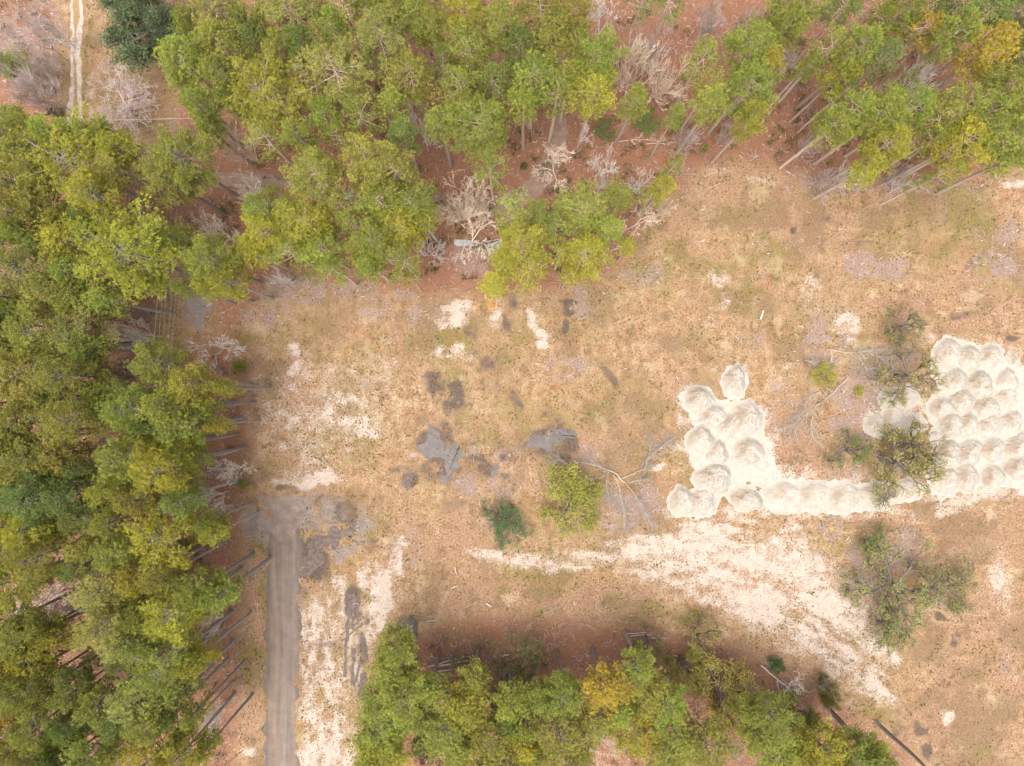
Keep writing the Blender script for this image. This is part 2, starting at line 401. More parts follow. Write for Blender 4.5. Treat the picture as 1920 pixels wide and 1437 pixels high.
def ground_mat():
    m, nt, b, out = new_mat('field_ground')
    t = NT(nt)
    p = t.geo()
    fine = t.noise(p, 3.2, 5, 0.75)
    vfine = t.noise(p, 9.0, 3, 0.7)
    mid = t.noise(p, 0.7, 5, 0.65)
    big = t.noise(p, 0.09, 4, 0.6)
    streak = t.noise(t.mapping(p, (2.6, 0.5, 1)), 1.0, 5, 0.7)
    grass = t.ramp(t.math('ADD', t.math('ADD', t.math('MULTIPLY', fine, 0.5), t.math('MULTIPLY', vfine, 0.2)), t.math('MULTIPLY', mid, 0.3)),
                   [(0.38, (0.095, 0.058, 0.030)), (0.46, (0.215, 0.133, 0.070)), (0.535, (0.325, 0.204, 0.118)), (0.62, (0.47, 0.34, 0.225))])
    patch = t.noise(p, 0.45, 5, 0.7)
    grass = t.mix(t.math('MULTIPLY', t.step(patch, 0.53, 0.62), 0.55), grass, t.mix(1.0, grass, (0.80, 0.66, 0.58), 'MULTIPLY'))
    grass = t.mix(t.math('MULTIPLY', t.step(t.noise(t.mapping(p, (1, 1, 1), (0, 0, 0.4)), 0.33, 5, 0.7), 0.53, 0.64), 0.6), grass, t.mix(1.0, grass, (1.12, 1.12, 1.15), 'MULTIPLY'))
    speck = t.step(t.noise(p, 2.1, 4, 0.8), 0.60, 0.68)
    grass = t.mix(t.math('MULTIPLY', t.math('MULTIPLY', speck, 0.65), t.step(t.noise(p, 0.15, 4, 0.7), 0.40, 0.62)), grass, (0.14, 0.105, 0.04))
    grass = t.mix(t.math('MULTIPLY', t.step(streak, 0.5, 0.72), 0.35), grass, (0.40, 0.29, 0.19))
    grass = t.mix(t.math('MULTIPLY', t.step(big, 0.42, 0.66), 0.55), grass, t.mix(1.0, grass, (0.88, 0.97, 0.74), 'MULTIPLY'))
    grass = t.mix(t.math('MULTIPLY', t.step(t.noise(p, 0.2, 4), 0.5, 0.7), 0.5), grass, t.mix(1.0, grass, (1.05, 0.84, 0.76), 'MULTIPLY'))

    def over(base, name, colr, amp=0.55, n=None, lo=0.38, hi=0.62, top=1.0):
        n = n if n is not None else t.math('ADD', t.math('MULTIPLY', fine, 0.6), t.math('MULTIPLY', mid, 0.4))
        v = t.math('ADD', t.attr(name), t.math('MULTIPLY', t.math('SUBTRACT', n, 0.5), amp * 2.4))
        f = t.math('MULTIPLY', t.step(v, lo, hi), top)
        return t.mix(f, base, colr)
    straw = t.ramp(t.math('ADD', t.math('MULTIPLY', fine, 0.6), t.math('MULTIPLY', vfine, 0.4)),
                   [(0.3, (0.085, 0.036, 0.020)), (0.46, (0.20, 0.092, 0.052)), (0.58, (0.265, 0.132, 0.080)), (0.72, (0.40, 0.25, 0.17))])
    straw = t.mix(t.math('MULTIPLY', t.step(mid, 0.5, 0.7), 0.4), straw, (0.30, 0.185, 0.115))
    soil = t.ramp(fine, [(0.36, (0.16, 0.085, 0.047)), (0.5, (0.27, 0.158, 0.092)), (0.63, (0.38, 0.25, 0.162))])
    lil = t.ramp(t.math('ADD', t.math('MULTIPLY', vfine, 0.6), t.math('MULTIPLY', fine, 0.4)),
                 [(0.34, (0.10, 0.066, 0.055)), (0.5, (0.24, 0.165, 0.135)), (0.66, (0.42, 0.315, 0.27))])
    grn = t.ramp(fine, [(0.3, (0.075, 0.062, 0.014)), (0.55, (0.16, 0.135, 0.03)), (0.75, (0.25, 0.2, 0.06))])
    drk = t.ramp(fine, [(0.35, (0.045, 0.032, 0.026)), (0.6, (0.13, 0.092, 0.075))])
    grv = t.ramp(t.math('ADD', t.math('MULTIPLY', vfine, 0.6), t.math('MULTIPLY', mid, 0.4)), [(0.34, (0.13, 0.095, 0.077)), (0.52, (0.225, 0.172, 0.143)), (0.68, (0.33, 0.265, 0.22))])
    snd = t.ramp(t.math('ADD', t.math('MULTIPLY', fine, 0.6), t.math('MULTIPLY', mid, 0.4)), [(0.34, (0.29, 0.205, 0.145)), (0.48, (0.395, 0.312, 0.25)), (0.62, (0.46, 0.39, 0.335))])
    c = over(grass, 'soil', soil, 0.6, lo=0.15, hi=0.75)
    c = over(c, 'pale', (0.42, 0.32, 0.20), 0.8, lo=0.15, hi=0.8, top=0.7)
    c = over(c, 'brown', t.ramp(fine, [(0.38, (0.075, 0.048, 0.026)), (0.6, (0.20, 0.128, 0.068))]), 1.0, lo=0.15, hi=0.75, top=0.75)
    c = over(c, 'straw', straw, 0.75, lo=0.25, hi=0.8)
    c = over(c, 'lilac', lil, 0.8, lo=0.18, hi=0.6, top=0.85)
    c = over(c, 'green', grn, 1.1, lo=0.24, hi=0.62, top=0.6)
    c = over(c, 'gravel', grv, 0.4, lo=0.35, hi=0.8)
    c = over(c, 'sand', t.mix(0.45, c, snd), 1.1, lo=0.08, hi=0.6, top=0.9)
    c = over(c, 'sand', snd, 1.15, lo=0.36, hi=0.82)
    c = over(c, 'orange', (0.42, 0.22, 0.05), 0.5, lo=0.4, hi=0.9, top=0.7)
    c = over(c, 'dark', drk, 1.0, lo=0.22, hi=0.62, top=0.9)
    # small dead stems and stones
    v = t.n('ShaderNodeTexVoronoi'); t.l(p, v.inputs['Vector']); v.inputs['Scale'].default_value = 1.3
    dots = t.math('MULTIPLY', t.math('LESS_THAN', v.outputs['Distance'], 0.14), t.step(t.noise(p, 0.12, 3), 0.45, 0.6))
    c = t.mix(t.math('MULTIPLY', dots, t.step(vfine, 0.45, 0.6)), c, (0.10, 0.072, 0.028))
    t.l(c, b.inputs['Base Color'])
    t.bump(t.math('ADD', t.math('MULTIPLY', fine, 1.0), t.math('MULTIPLY', vfine, 0.5)), 0.55, 0.22, b)
    return m


me.materials.append(ground_mat())
tag(part('ground', me), kind='structure')


# ------------------------------------------------------------------ flat sheets with ragged edges
def ragged(poly, step=0.35, amp=0.35, seed=0, sharp=False):
    pts = [at(*p) for p in poly]
    out = []
    n = len(pts)
    for i in range(n):
        p0, p1, p2, p3 = pts[i - 1], pts[i], pts[(i + 1) % n], pts[(i + 2) % n]
        k = max(2, int((p2 - p1).length / step))
        for j in range(k):
            u = j / k
            if sharp: q = p1.lerp(p2, u)
            else: q = 0.5 * ((2 * p1) + (p2 - p0) * u + (2 * p0 - 5 * p1 + 4 * p2 - p3) * u * u + (3 * p1 - p0 - 3 * p2 + p3) * u ** 3)
            out.append((q.x, q.y))
    a = np.array(out)
    nx = (fbm(a[:, 0] / 1.2, a[:, 1] / 1.2, 100 + seed, 4) - 0.5) * 4 * amp
    ny = (fbm(a[:, 0] / 1.2, a[:, 1] / 1.2, 200 + seed, 4) - 0.5) * 4 * amp
    return a + np.stack([nx, ny], -1)


def sheet(name, poly, z, mat, amp=0.35, seed=0, sharp=False):
    import bmesh
    a = ragged(poly, 0.35, amp, seed, sharp)
    bm = bmesh.new()
    vs = [bm.verts.new((x, y, z)) for x, y in a]
    f = bm.faces.new(vs)
    bmesh.ops.triangulate(bm, faces=[f])
    for f in bm.faces:
        if f.normal.z < 0: f.normal_flip()
    me = bpy.data.meshes.new(name); bm.to_mesh(me); bm.free()
    me.materials.append(mat)
    return tag(part(name, me), kind='structure')


def road_mat(name, c_lo, c_mid, c_hi, ang=90, rut=0.4, tracks=None):
    m, nt, b, out = new_mat(name)
    t = NT(nt); p = t.geo()
    r = t.mapping(p, (1.6, 0.10, 1) if ang == 90 else (0.10, 1.6, 1))
    n1 = t.noise(r, 1.0, 4, 0.6); n2 = t.noise(p, 7, 4, 0.75); n3 = t.noise(p, 0.5, 4)
    v = t.math('ADD', t.math('ADD', t.math('MULTIPLY', n1, rut), t.math('MULTIPLY', n2, 0.9 - rut - 0.15)), t.math('MULTIPLY', n3, 0.25))
    c = t.ramp(v, [(0.33, c_lo), (0.5, c_mid), (0.66, c_hi)])
    if tracks:      # wheel tracks and darker shoulders across the width
        sep = t.n('ShaderNodeSeparateXYZ'); t.l(p, sep.inputs[0])
        x = t.math('ADD', sep.outputs[0], t.math('MULTIPLY', t.math('SUBTRACT', t.noise(p, 0.12, 3), 0.5), 1.6))
        mr = t.n('ShaderNodeMapRange'); t.l(x, mr.inputs['Value']); mr.inputs['From Min'].default_value = tracks[0]; mr.inputs['From Max'].default_value = tracks[1]
        w = t.ramp(mr.outputs[0], [(0.0, (.72, .72, .74)), (0.10, (.74, .73, .74)), (0.2, (1.0, .96, .92)), (0.30, (1.12, 1.04, .97)), (0.42, (.88, .88, .9)), (0.52, (1.05, 1.05, 1.06)), (0.70, (.92, .92, .93)), (0.8, (1.1, 1.1, 1.1)), (0.92, (.76, .75, .76)), (1.0, (.72, .71, .71))])
        c = t.mix(0.9, c, t.mix(1.0, c, w, 'MULTIPLY'))
    t.l(c, b.inputs['Base Color'])
    t.bump(n2, 0.5, 0.06, b)
    return m


M_ROAD = road_mat('road_gravel', (0.105, 0.078, 0.062), (0.175, 0.135, 0.109), (0.265, 0.21, 0.172), 90, 0.28, (-41.8, -35.6))
M_TRACK = road_mat('track_earth', (0.15, 0.09, 0.065), (0.235, 0.155, 0.115), (0.31, 0.22, 0.17), 0, 0.3)
M_PAD = road_mat('pad_gravel', (0.14, 0.11, 0.10), (0.20, 0.165, 0.148), (0.27, 0.22, 0.195), 0, 0.2)
M_RUT = two_tone('rut_sand', (0.30, 0.24, 0.20), (0.47, 0.40, 0.335), 1.1)
M_CROWNSTRIP = two_tone('strip_grass', (0.22, 0.14, 0.055), (0.33, 0.22, 0.12), 2.5)


def puddle_mat():
    m, nt, b, out = new_mat('muddy_water')
    t = NT(nt); p = t.geo()
    t.l(t.ramp(t.noise(p, 0.8, 5, 0.6), [(0.35, (0.078, 0.062, 0.055)), (0.65, (0.125, 0.102, 0.092))]), b.inputs['Base Color'])
    b.inputs['Roughness'].default_value = 0.25
    b.inputs['Specular IOR Level'].default_value = 0.15
    return m


M_WATER = puddle_mat()
M_WET = two_tone('wet_mud', (0.085, 0.062, 0.054), (0.165, 0.122, 0.102), 1.6, rough=0.7)

sheet('gravel_road', [(498, 1700), (497, 1437), (497, 1300), (499, 1180), (503, 1080), (502, 1045), (498, 1020), (508, 1000), (520, 1012), (532, 992), (545, 1008), (556, 996), (566, 1012), (568, 1030),
                      (565, 1050), (564, 1100), (562, 1200), (556, 1300), (558, 1437), (560, 1700)], 0.008, M_ROAD, 0.7, 1)
sheet('gravel_pad', [(346, 565), (352, 545), (372, 535), (386, 548), (398, 562), (394, 578), (384, 588), (384, 610), (378, 625), (366, 615), (362, 592), (350, 580)], 0.008, M_PAD, 0.22, 2)
sheet('dirt_track', [(0, 322), (90, 330), (230, 320), (330, 318), (420, 326), (540, 332), (640, 352), (740, 366), (820, 366), (890, 368), (940, 366), (985, 342), (1010, 310), (1028, 260), (1040, 215), (1062, 215), (1060, 270), (1048, 320), (1020, 360),
                     (985, 385), (940, 398), (870, 402), (800, 398), (720, 392), (620, 380), (540, 354), (420, 350), (330, 340), (230, 342), (90, 352), (0, 346)], 0.008, M_TRACK, 0.25, 3)
sheet('driveway', [(131, -300), (132, 0), (131, 80), (133, 150), (130, 200), (126, 240), (153, 250), (154, 200), (153, 100), (154, 0), (155, -300)], 0.004, M_CROWNSTRIP, 0.12, 4)
sheet('driveway_rut', [(131, -300), (133, 0), (132, 80), (134, 150), (129, 180), (125, 235), (137, 238), (138, 180), (139, 100), (138, 0), (137, -300)], 0.008, M_RUT, 0.22, 5)
sheet('driveway_rut', [(147, -300), (148, 0), (147, 40), (142, 80), (143, 130), (146, 180), (146, 245), (153, 250), (153, 180), (152, 100), (155, 40), (154, 0), (154, -300)], 0.008, M_RUT, 0.22, 6)

for i, poly in enumerate((
    [(806, 800), (815, 797), (820, 815), (835, 828), (858, 835), (864, 850), (858, 868), (848, 878), (848, 895), (835, 903), (828, 898), (838, 885), (834, 868), (818, 858), (798, 856), (788, 838), (796, 832), (802, 820)],
    [(1000, 816), (1030, 814), (1060, 808), (1078, 810), (1078, 820), (1050, 828), (1040, 832), (1036, 846), (1018, 850), (994, 838), (990, 826)],
    [(916, 888), (930, 878), (938, 878), (935, 886), (925, 893), (914, 894)], [(928, 832), (936, 832), (938, 842), (930, 844)],
    [(755, 1168), (768, 1160), (776, 1170), (774, 1190), (764, 1194), (754, 1182)],
    [(578, 1018), (600, 1008), (618, 1018), (610, 1040), (596, 1062), (580, 1082), (570, 1078), (574, 1050)],
    [(610, 1000), (640, 985), (668, 990), (660, 1008), (640, 1012), (632, 1028), (618, 1026)],
    [(758, 898), (772, 888), (780, 900), (768, 918), (760, 915)])):
    sheet('puddle' if i < 5 else 'wet_mud', poly, 0.012 + 0.004 * i, M_WATER if i < 5 else M_WET, 0.75, 40 + i)
for i, (x0, y0, x1, y1, w) in enumerate(((656, 1112, 650, 1200, 5), (664, 1112, 660, 1180, 6), (674, 1110, 670, 1170, 3), (650, 1200, 646, 1270, 4), (662, 1215, 660, 1285, 4), (676, 1235, 664, 1290, 3), (680, 1262, 676, 1315, 7), (640, 1190, 684, 1158, 2), (640, 1204, 680, 1170, 2))):
    nrm = np.array([-(y1 - y0), x1 - x0], float); nrm = nrm / np.linalg.norm(nrm) * w * 0.7
    sheet('tyre_rut', [(x0 - nrm[0], y0 - nrm[1]), (x0 + nrm[0], y0 + nrm[1]), ((x0 + x1) / 2 + nrm[0], (y0 + y1) / 2 + nrm[1]), (x1 + nrm[0], y1 + nrm[1]), (x1 - nrm[0], y1 - nrm[1]), ((x0 + x1) / 2 - nrm[0], (y0 + y1) / 2 - nrm[1])], 0.05 + 0.004 * i, M_WET, 0.05 * w, 60 + i, True)


# ------------------------------------------------------------------ sand heaps
M_SAND = None


def sand_mat():
    m, nt, b, out = new_mat('pale_sand')
    t = NT(nt); p = t.geo()
    n = t.noise(p, 0.9, 5, 0.6); f = t.noise(p, 9, 3, 0.7)
    v = t.math('ADD', t.math('MULTIPLY', n, 0.75), t.math('MULTIPLY', f, 0.25))
    c = t.ramp(v, [(0.32, (0.315, 0.270, 0.215)), (0.5, (0.37, 0.328, 0.275)), (0.66, (0.415, 0.378, 0.328))])
    wet = t.math('ADD', t.attr('flank_shade'), t.math('MULTIPLY', t.math('SUBTRACT', n, 0.5), 1.2))  # mask of the painted flank shade, broken up by noise
    c = t.mix(t.math('MULTIPLY', t.step(wet, 0.25, 0.8), 0.85), c, (0.275, 0.205, 0.145))  # tan stands in for shade on the heap's left flank
    t.l(c, b.inputs['Base Color'])
    t.bump(t.math('ADD', n, t.math('MULTIPLY', f, 0.3)), 0.5, 0.15, b)
    return m


M_SAND = sand_mat()
sheet('sand', [(1285, 735), (1310, 728), (1345, 745), (1400, 760), (1425, 785), (1440, 830), (1462, 880), (1500, 900), (1600, 906), (1650, 900), (1700, 915), (1728, 918), (1715, 936), (1660, 950), (1600, 962),
               (1520, 962), (1450, 960), (1434, 940), (1424, 912), (1396, 908), (1374, 918), (1345, 925), (1312, 915), (1300, 880), (1286, 830), (1300, 800), (1282, 760)], 0.02, M_SAND, 0.55, 80)
sheet('sand', [(1748, 650), (1775, 638), (1830, 644), (1862, 648), (1885, 670), (1920, 690), (2000, 690), (2060, 930), (1920, 928), (1900, 915), (1830, 912), (1760, 918), (1740, 905), (1748, 850), (1742, 800), (1738, 760), (1752, 720), (1746, 690)], 0.02, M_SAND, 0.55, 81)


def sand_heap(name, seed):
    r = np.random.default_rng(seed)
    nr, na = 44, 96
    rr = np.linspace(0, 1, nr); aa = np.arange(na) / na * 2 * math.pi
    R, A = np.meshgrid(rr, aa, indexing='ij')
    edge = 1 + 0.36 * (fbm(np.cos(A) * 1.5 + 5, np.sin(A) * 1.5 + 5, seed, 4) - 0.5) * 2
    X = R * np.cos(A) * edge; Y = R * np.sin(A) * edge
    ox_, oy_ = r.uniform(-0.12, 0.12, 2)
    # a tipped load: a short ridge, steep faces at the angle of rest, a toe that runs out thin
    ra = r.uniform(-3.14, 3.14); u = (X - ox_) * math.cos(ra) + (Y - oy_) * math.sin(ra); v = -(X - ox_) * math.sin(ra) + (Y - oy_) * math.cos(ra)
    bend = v + 0.35 * u * u
    d = np.sqrt(np.maximum(np.abs(u) - r.uniform(0.10, 0.28), 0) ** 2 + bend ** 2)
    d = d + (fbm(X * 1.6 + 3, Y * 1.6 + 8, seed + 9, 3) - 0.5) * 0.34
    h = np.clip(0.86 - d, 0, None)
    h = np.where(h > 0.6, 0.6 + (h - 0.6) * 0.4, h) * 0.74
    toe = 0.16 * np.clip(1 - R, 0, 1) ** 1.3
    h = np.maximum(h * np.clip((1 - R) * 3.2, 0, 1), toe)
    h += (fbm(X * 2.6 + 9, Y * 2.6 + 3, seed + 3, 4) - 0.5) * 0.20 * (1 - R ** 2)
    h += (fbm(X * 7 + 9, Y * 7 + 3, seed + 4, 3) - 0.5) * 0.09 * (1 - R ** 2)
    h += np.clip(fbm(X * 16 + 9, Y * 16 + 3, seed + 5, 2) - 0.62, 0, 1) * 0.35 * (1 - R ** 4)
    h = np.clip(h, 0, None)
    h[-1, :] = -0.03
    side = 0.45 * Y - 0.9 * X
    flank_shade = 0.85 * np.clip(0.15 + side * 2.0, 0, 1) * np.clip(1.25 - R, 0, 1) + 0.6 * (fbm(X * 2 + 1, Y * 2 + 5, seed + 13, 4) - 0.5)  # shade painted on the left flank, plus random tan blotches
    V = np.stack([X, Y, h], -1).reshape(-1, 3)
    i = np.arange(nr - 1)[:, None] * na + np.arange(na)[None, :]
    j = np.arange(nr - 1)[:, None] * na + (np.arange(na)[None, :] + 1) % na
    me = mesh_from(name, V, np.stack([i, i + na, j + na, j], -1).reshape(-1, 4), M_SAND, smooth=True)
    a = me.attributes.new('flank_shade', 'FLOAT', 'POINT'); a.data.foreach_set('value', flank_shade.astype(np.float32).ravel())
    return me


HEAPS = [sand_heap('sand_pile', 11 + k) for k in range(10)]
ORD = ['first', 'second', 'third', 'fourth', 'fifth', 'sixth', 'seventh', 'eighth', 'ninth', 'tenth', 'eleventh', 'twelfth']


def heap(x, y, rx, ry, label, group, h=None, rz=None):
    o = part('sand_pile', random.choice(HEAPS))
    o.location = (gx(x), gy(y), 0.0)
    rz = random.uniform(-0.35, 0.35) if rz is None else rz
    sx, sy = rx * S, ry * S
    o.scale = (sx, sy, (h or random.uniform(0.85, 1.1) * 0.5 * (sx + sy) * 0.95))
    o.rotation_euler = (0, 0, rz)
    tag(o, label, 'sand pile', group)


G1 = 'sand piles in the middle heap field'; G2 = 'tipped sand piles in rows at the right edge'; G3 = 'low sand piles under the big sparse oak'
heap(1377, 717, 25, 38, 'oval sand pile standing alone above the middle group of piles', G1, rz=0)
for x, y, rx, ry, lab in ((1312, 752, 36, 32, 'rounded sand pile at the top left corner of the middle group'), (1336, 786, 32, 28, 'sand pile just below the top left pile of the middle group'),
                          (1368, 800, 26, 28, 'small sand pile between the upper left piles and the group\'s right corner'), (1402, 788, 34, 34, 'sand pile at the upper right corner of the middle group'),
                          (1312, 828, 34, 30, 'sand pile on the left edge of the middle group, halfway down'), (1342, 852, 26, 28, 'small sand pile in the heart of the middle group'),
                          (1404, 852, 38, 32, 'broad flat sand pile at the right of the middle group, above the long bank'), (1338, 900, 38, 36, 'tall round sand pile at the foot of the middle group'),
                          (1278, 942, 32, 32, 'left one of the twin sand piles at the bottom left'), (1316, 942, 30, 32, 'right one of the twin sand piles at the bottom left'),
                          (1398, 936, 30, 28, 'low sand pile between twin piles and the long sand bank')):
    heap(x, y, rx * 1.06 * random.uniform(0.9, 1.1), ry * 1.06 * random.uniform(0.9, 1.1), lab, G1)
for i, (x, y, rx, ry) in enumerate(((1470, 932, 46, 32), (1528, 934, 44, 32), (1585, 934, 44, 32), (1640, 932, 44, 30), (1694, 920, 40, 26))):
    heap(x, y, rx, ry, ORD[i] + ' low heap from the left in the long sand bank under the oak', 'heaps of the long sand bank', 1.7)
for row, pts in enumerate((((1778, 664), (1814, 676), (1856, 676)), ((1792, 716), (1836, 720), (1884, 716)), ((1764, 764), (1804, 756), (1844, 762), (1890, 752)),
                           ((1784, 802), (1816, 803), (1850, 800), (1892, 797)), ((1782, 852), (1816, 852), (1856, 847), (1904, 834)), ((1771, 900), (1814, 898), (1858, 892), (1906, 880)))):
    for i, (x, y) in enumerate(pts):
        heap(x + random.uniform(-4, 4), y + random.uniform(-4, 4), 29 * random.uniform(0.82, 1.15), 30 * random.uniform(0.85, 1.12), '%s sand pile from the left in the %s row of the right-hand heap field' % (ORD[i], ('top', 'second', 'third', 'fourth', 'fifth', 'bottom')[row]), G2)
heap(1903, 680, 11, 10, 'tiny sand heap off the upper right corner of the heap field', G2)
for x, y, lab in ((1640, 797, 'tan sand pile farthest left, under the bare oak limbs'), (1676, 782, 'low sand pile behind the tan pile under the sparse oak'), (1668, 748, 'low sand pile just left of the upper sparse oak'),
                  (1704, 745, 'sand pile half hidden under the upper sparse oak'), (1712, 795, 'sand pile between the two sparse oaks')):
    heap(x, y, 27, 25, lab, G3, 1.1)


# ------------------------------------------------------------------ pines
def pine_meshes(seed, R, dens=1.0, H=26.0):
    r = np.random.default_rng(seed)
    tb = Tubes()
    bx, by = r.uniform(-0.35, 0.35, 2)
    zz = np.linspace(0, H * 0.97, 12)
    cx = bx * np.sin(zz / H * 3.1); cy = by * np.sin(zz / H * 2.6)
    tb.add(np.stack([cx, cy, zz], -1), 0.30 * (1 - zz / H) ** 0.75 + 0.04, 8)
    z0 = H * 0.64
    nb = int(34 * dens * (R / 3.6) ** 0.5)
    puffs = []
    ang = r.uniform(0, 6.28)
    lop = r.uniform(0, 6.28)
    for i in range(nb):
        t = (i + r.uniform(0, 1)) / nb
        z = z0 + (H - z0) * t
        prof = np.interp(t, [0, 0.3, 0.55, 0.8, 1.0], [0.72, 1.0, 0.9, 0.58, 0.14])
        ang += 2.39996 + r.normal(0, 0.35)
        L = R * prof * r.uniform(0.66, 1.12) * (1 + 0.16 * math.cos(ang - lop))
        rise = L * (0.12 + 0.45 * t) + r.uniform(-0.3, 0.3)
        d = np.array([math.cos(ang), math.sin(ang)])
        n = np.array([-d[1], d[0]])
        bend = r.normal(0, 0.14) * L
        k = 5
        u = np.linspace(0, 1, k)
        bxy = np.array([np.interp(z, zz, cx), np.interp(z, zz, cy)])
        pts = np.concatenate([bxy + np.outer(u * L, d) + np.outer(u ** 2 * bend, n), (z + rise * u ** 1.6)[:, None]], 1)
        tb.add(pts, 0.075 * (1 - 0.75 * u) * (0.6 + L / 6), 4)
        np_ = max(2, int(round(L * 1.35 * dens)))
        for q in range(np_):
            uu = 1.0 - 0.62 * (q / np_) ** 1.0 * r.uniform(0.8, 1.1)
            c = np.array([np.interp(uu, u, pts[:, a]) for a in range(3)])
            off = (1 - uu) * 0.9 + 0.18
            c[:2] += n * r.normal(0, 0.85) * off * max(1.0, L * 0.42)
            c[2] += r.uniform(-0.15, 0.45)
            tb.add(np.array([[np.interp(uu * 0.85, u, pts[:, a]) for a in range(3)], c]), [0.035, 0.02], 3)
            puffs.append((*c, r.uniform(0.5, 0.86)))
    for i in range(7):            # dead stubs under the crown
        z = H * r.uniform(0.3, 0.6); a = r.uniform(0, 6.28); L = r.uniform(0.6, 2.2)
        tb.add([[np.interp(z, zz, cx), np.interp(z, zz, cy), z], [np.interp(z, zz, cx) + L * math.cos(a), np.interp(z, zz, cy) + L * math.sin(a), z + r.uniform(-0.4, 0.5)]], [0.04, 0.015], 3)
    puffs = np.array(puffs)
    nt = 17
    P = np.repeat(puffs, nt, 0)
    d = unit(r.normal(0, 1, (len(P), 3)) + [0, 0, 0.45])
    pos = P[:, :3] + d * P[:, 3:4] * np.array([1, 1, 0.62]) * r.uniform(0.72, 1.05, (len(P), 1))
    V, F, tint = blades(pos, unit(d + [0, 0, 0.55]), 12, 0.36, 0.034, 0.55, r)
    base = np.repeat(np.repeat(np.repeat(r.uniform(0, 1, len(puffs)), nt), 12), 3)
    tint = 0.55 * tint + 0.45 * base
    return mesh_from('trunk', *(lambda m: m)([np.concatenate(tb.V), np.concatenate(tb.F)]), M_BARK, smooth=True), mesh_from('crown', V, F, M_NEEDLE, tint)


PINES = {'S': [(2.1, *pine_meshes(100 + k, 2.1, 0.95)) for k in range(3)],
         'M': [(3.2, *pine_meshes(200 + k, 3.2)) for k in range(5)],
         'B': [(4.4, *pine_meshes(300 + k, 4.4)) for k in range(4)],
         'X': [(5.6, *pine_meshes(400 + k, 5.6)) for k in range(2)],
         'T': [(3.0, *pine_meshes(500 + k, 3.0, 0.6)) for k in range(3)]}
TONE = {'Y': ((0.455, 0.425, 0.062), 'yellow-green'), 'G': ((0.345, 0.38, 0.075), 'green'), 'O': ((0.385, 0.37, 0.082), 'olive'),
        'L': ((0.43, 0.425, 0.125), 'pale olive'), 'D': ((0.235, 0.285, 0.07), 'dark green'), 'B': ((0.275, 0.335, 0.105), 'bluish green'), 'R': ((0.54, 0.385, 0.06), 'orange-yellow')}

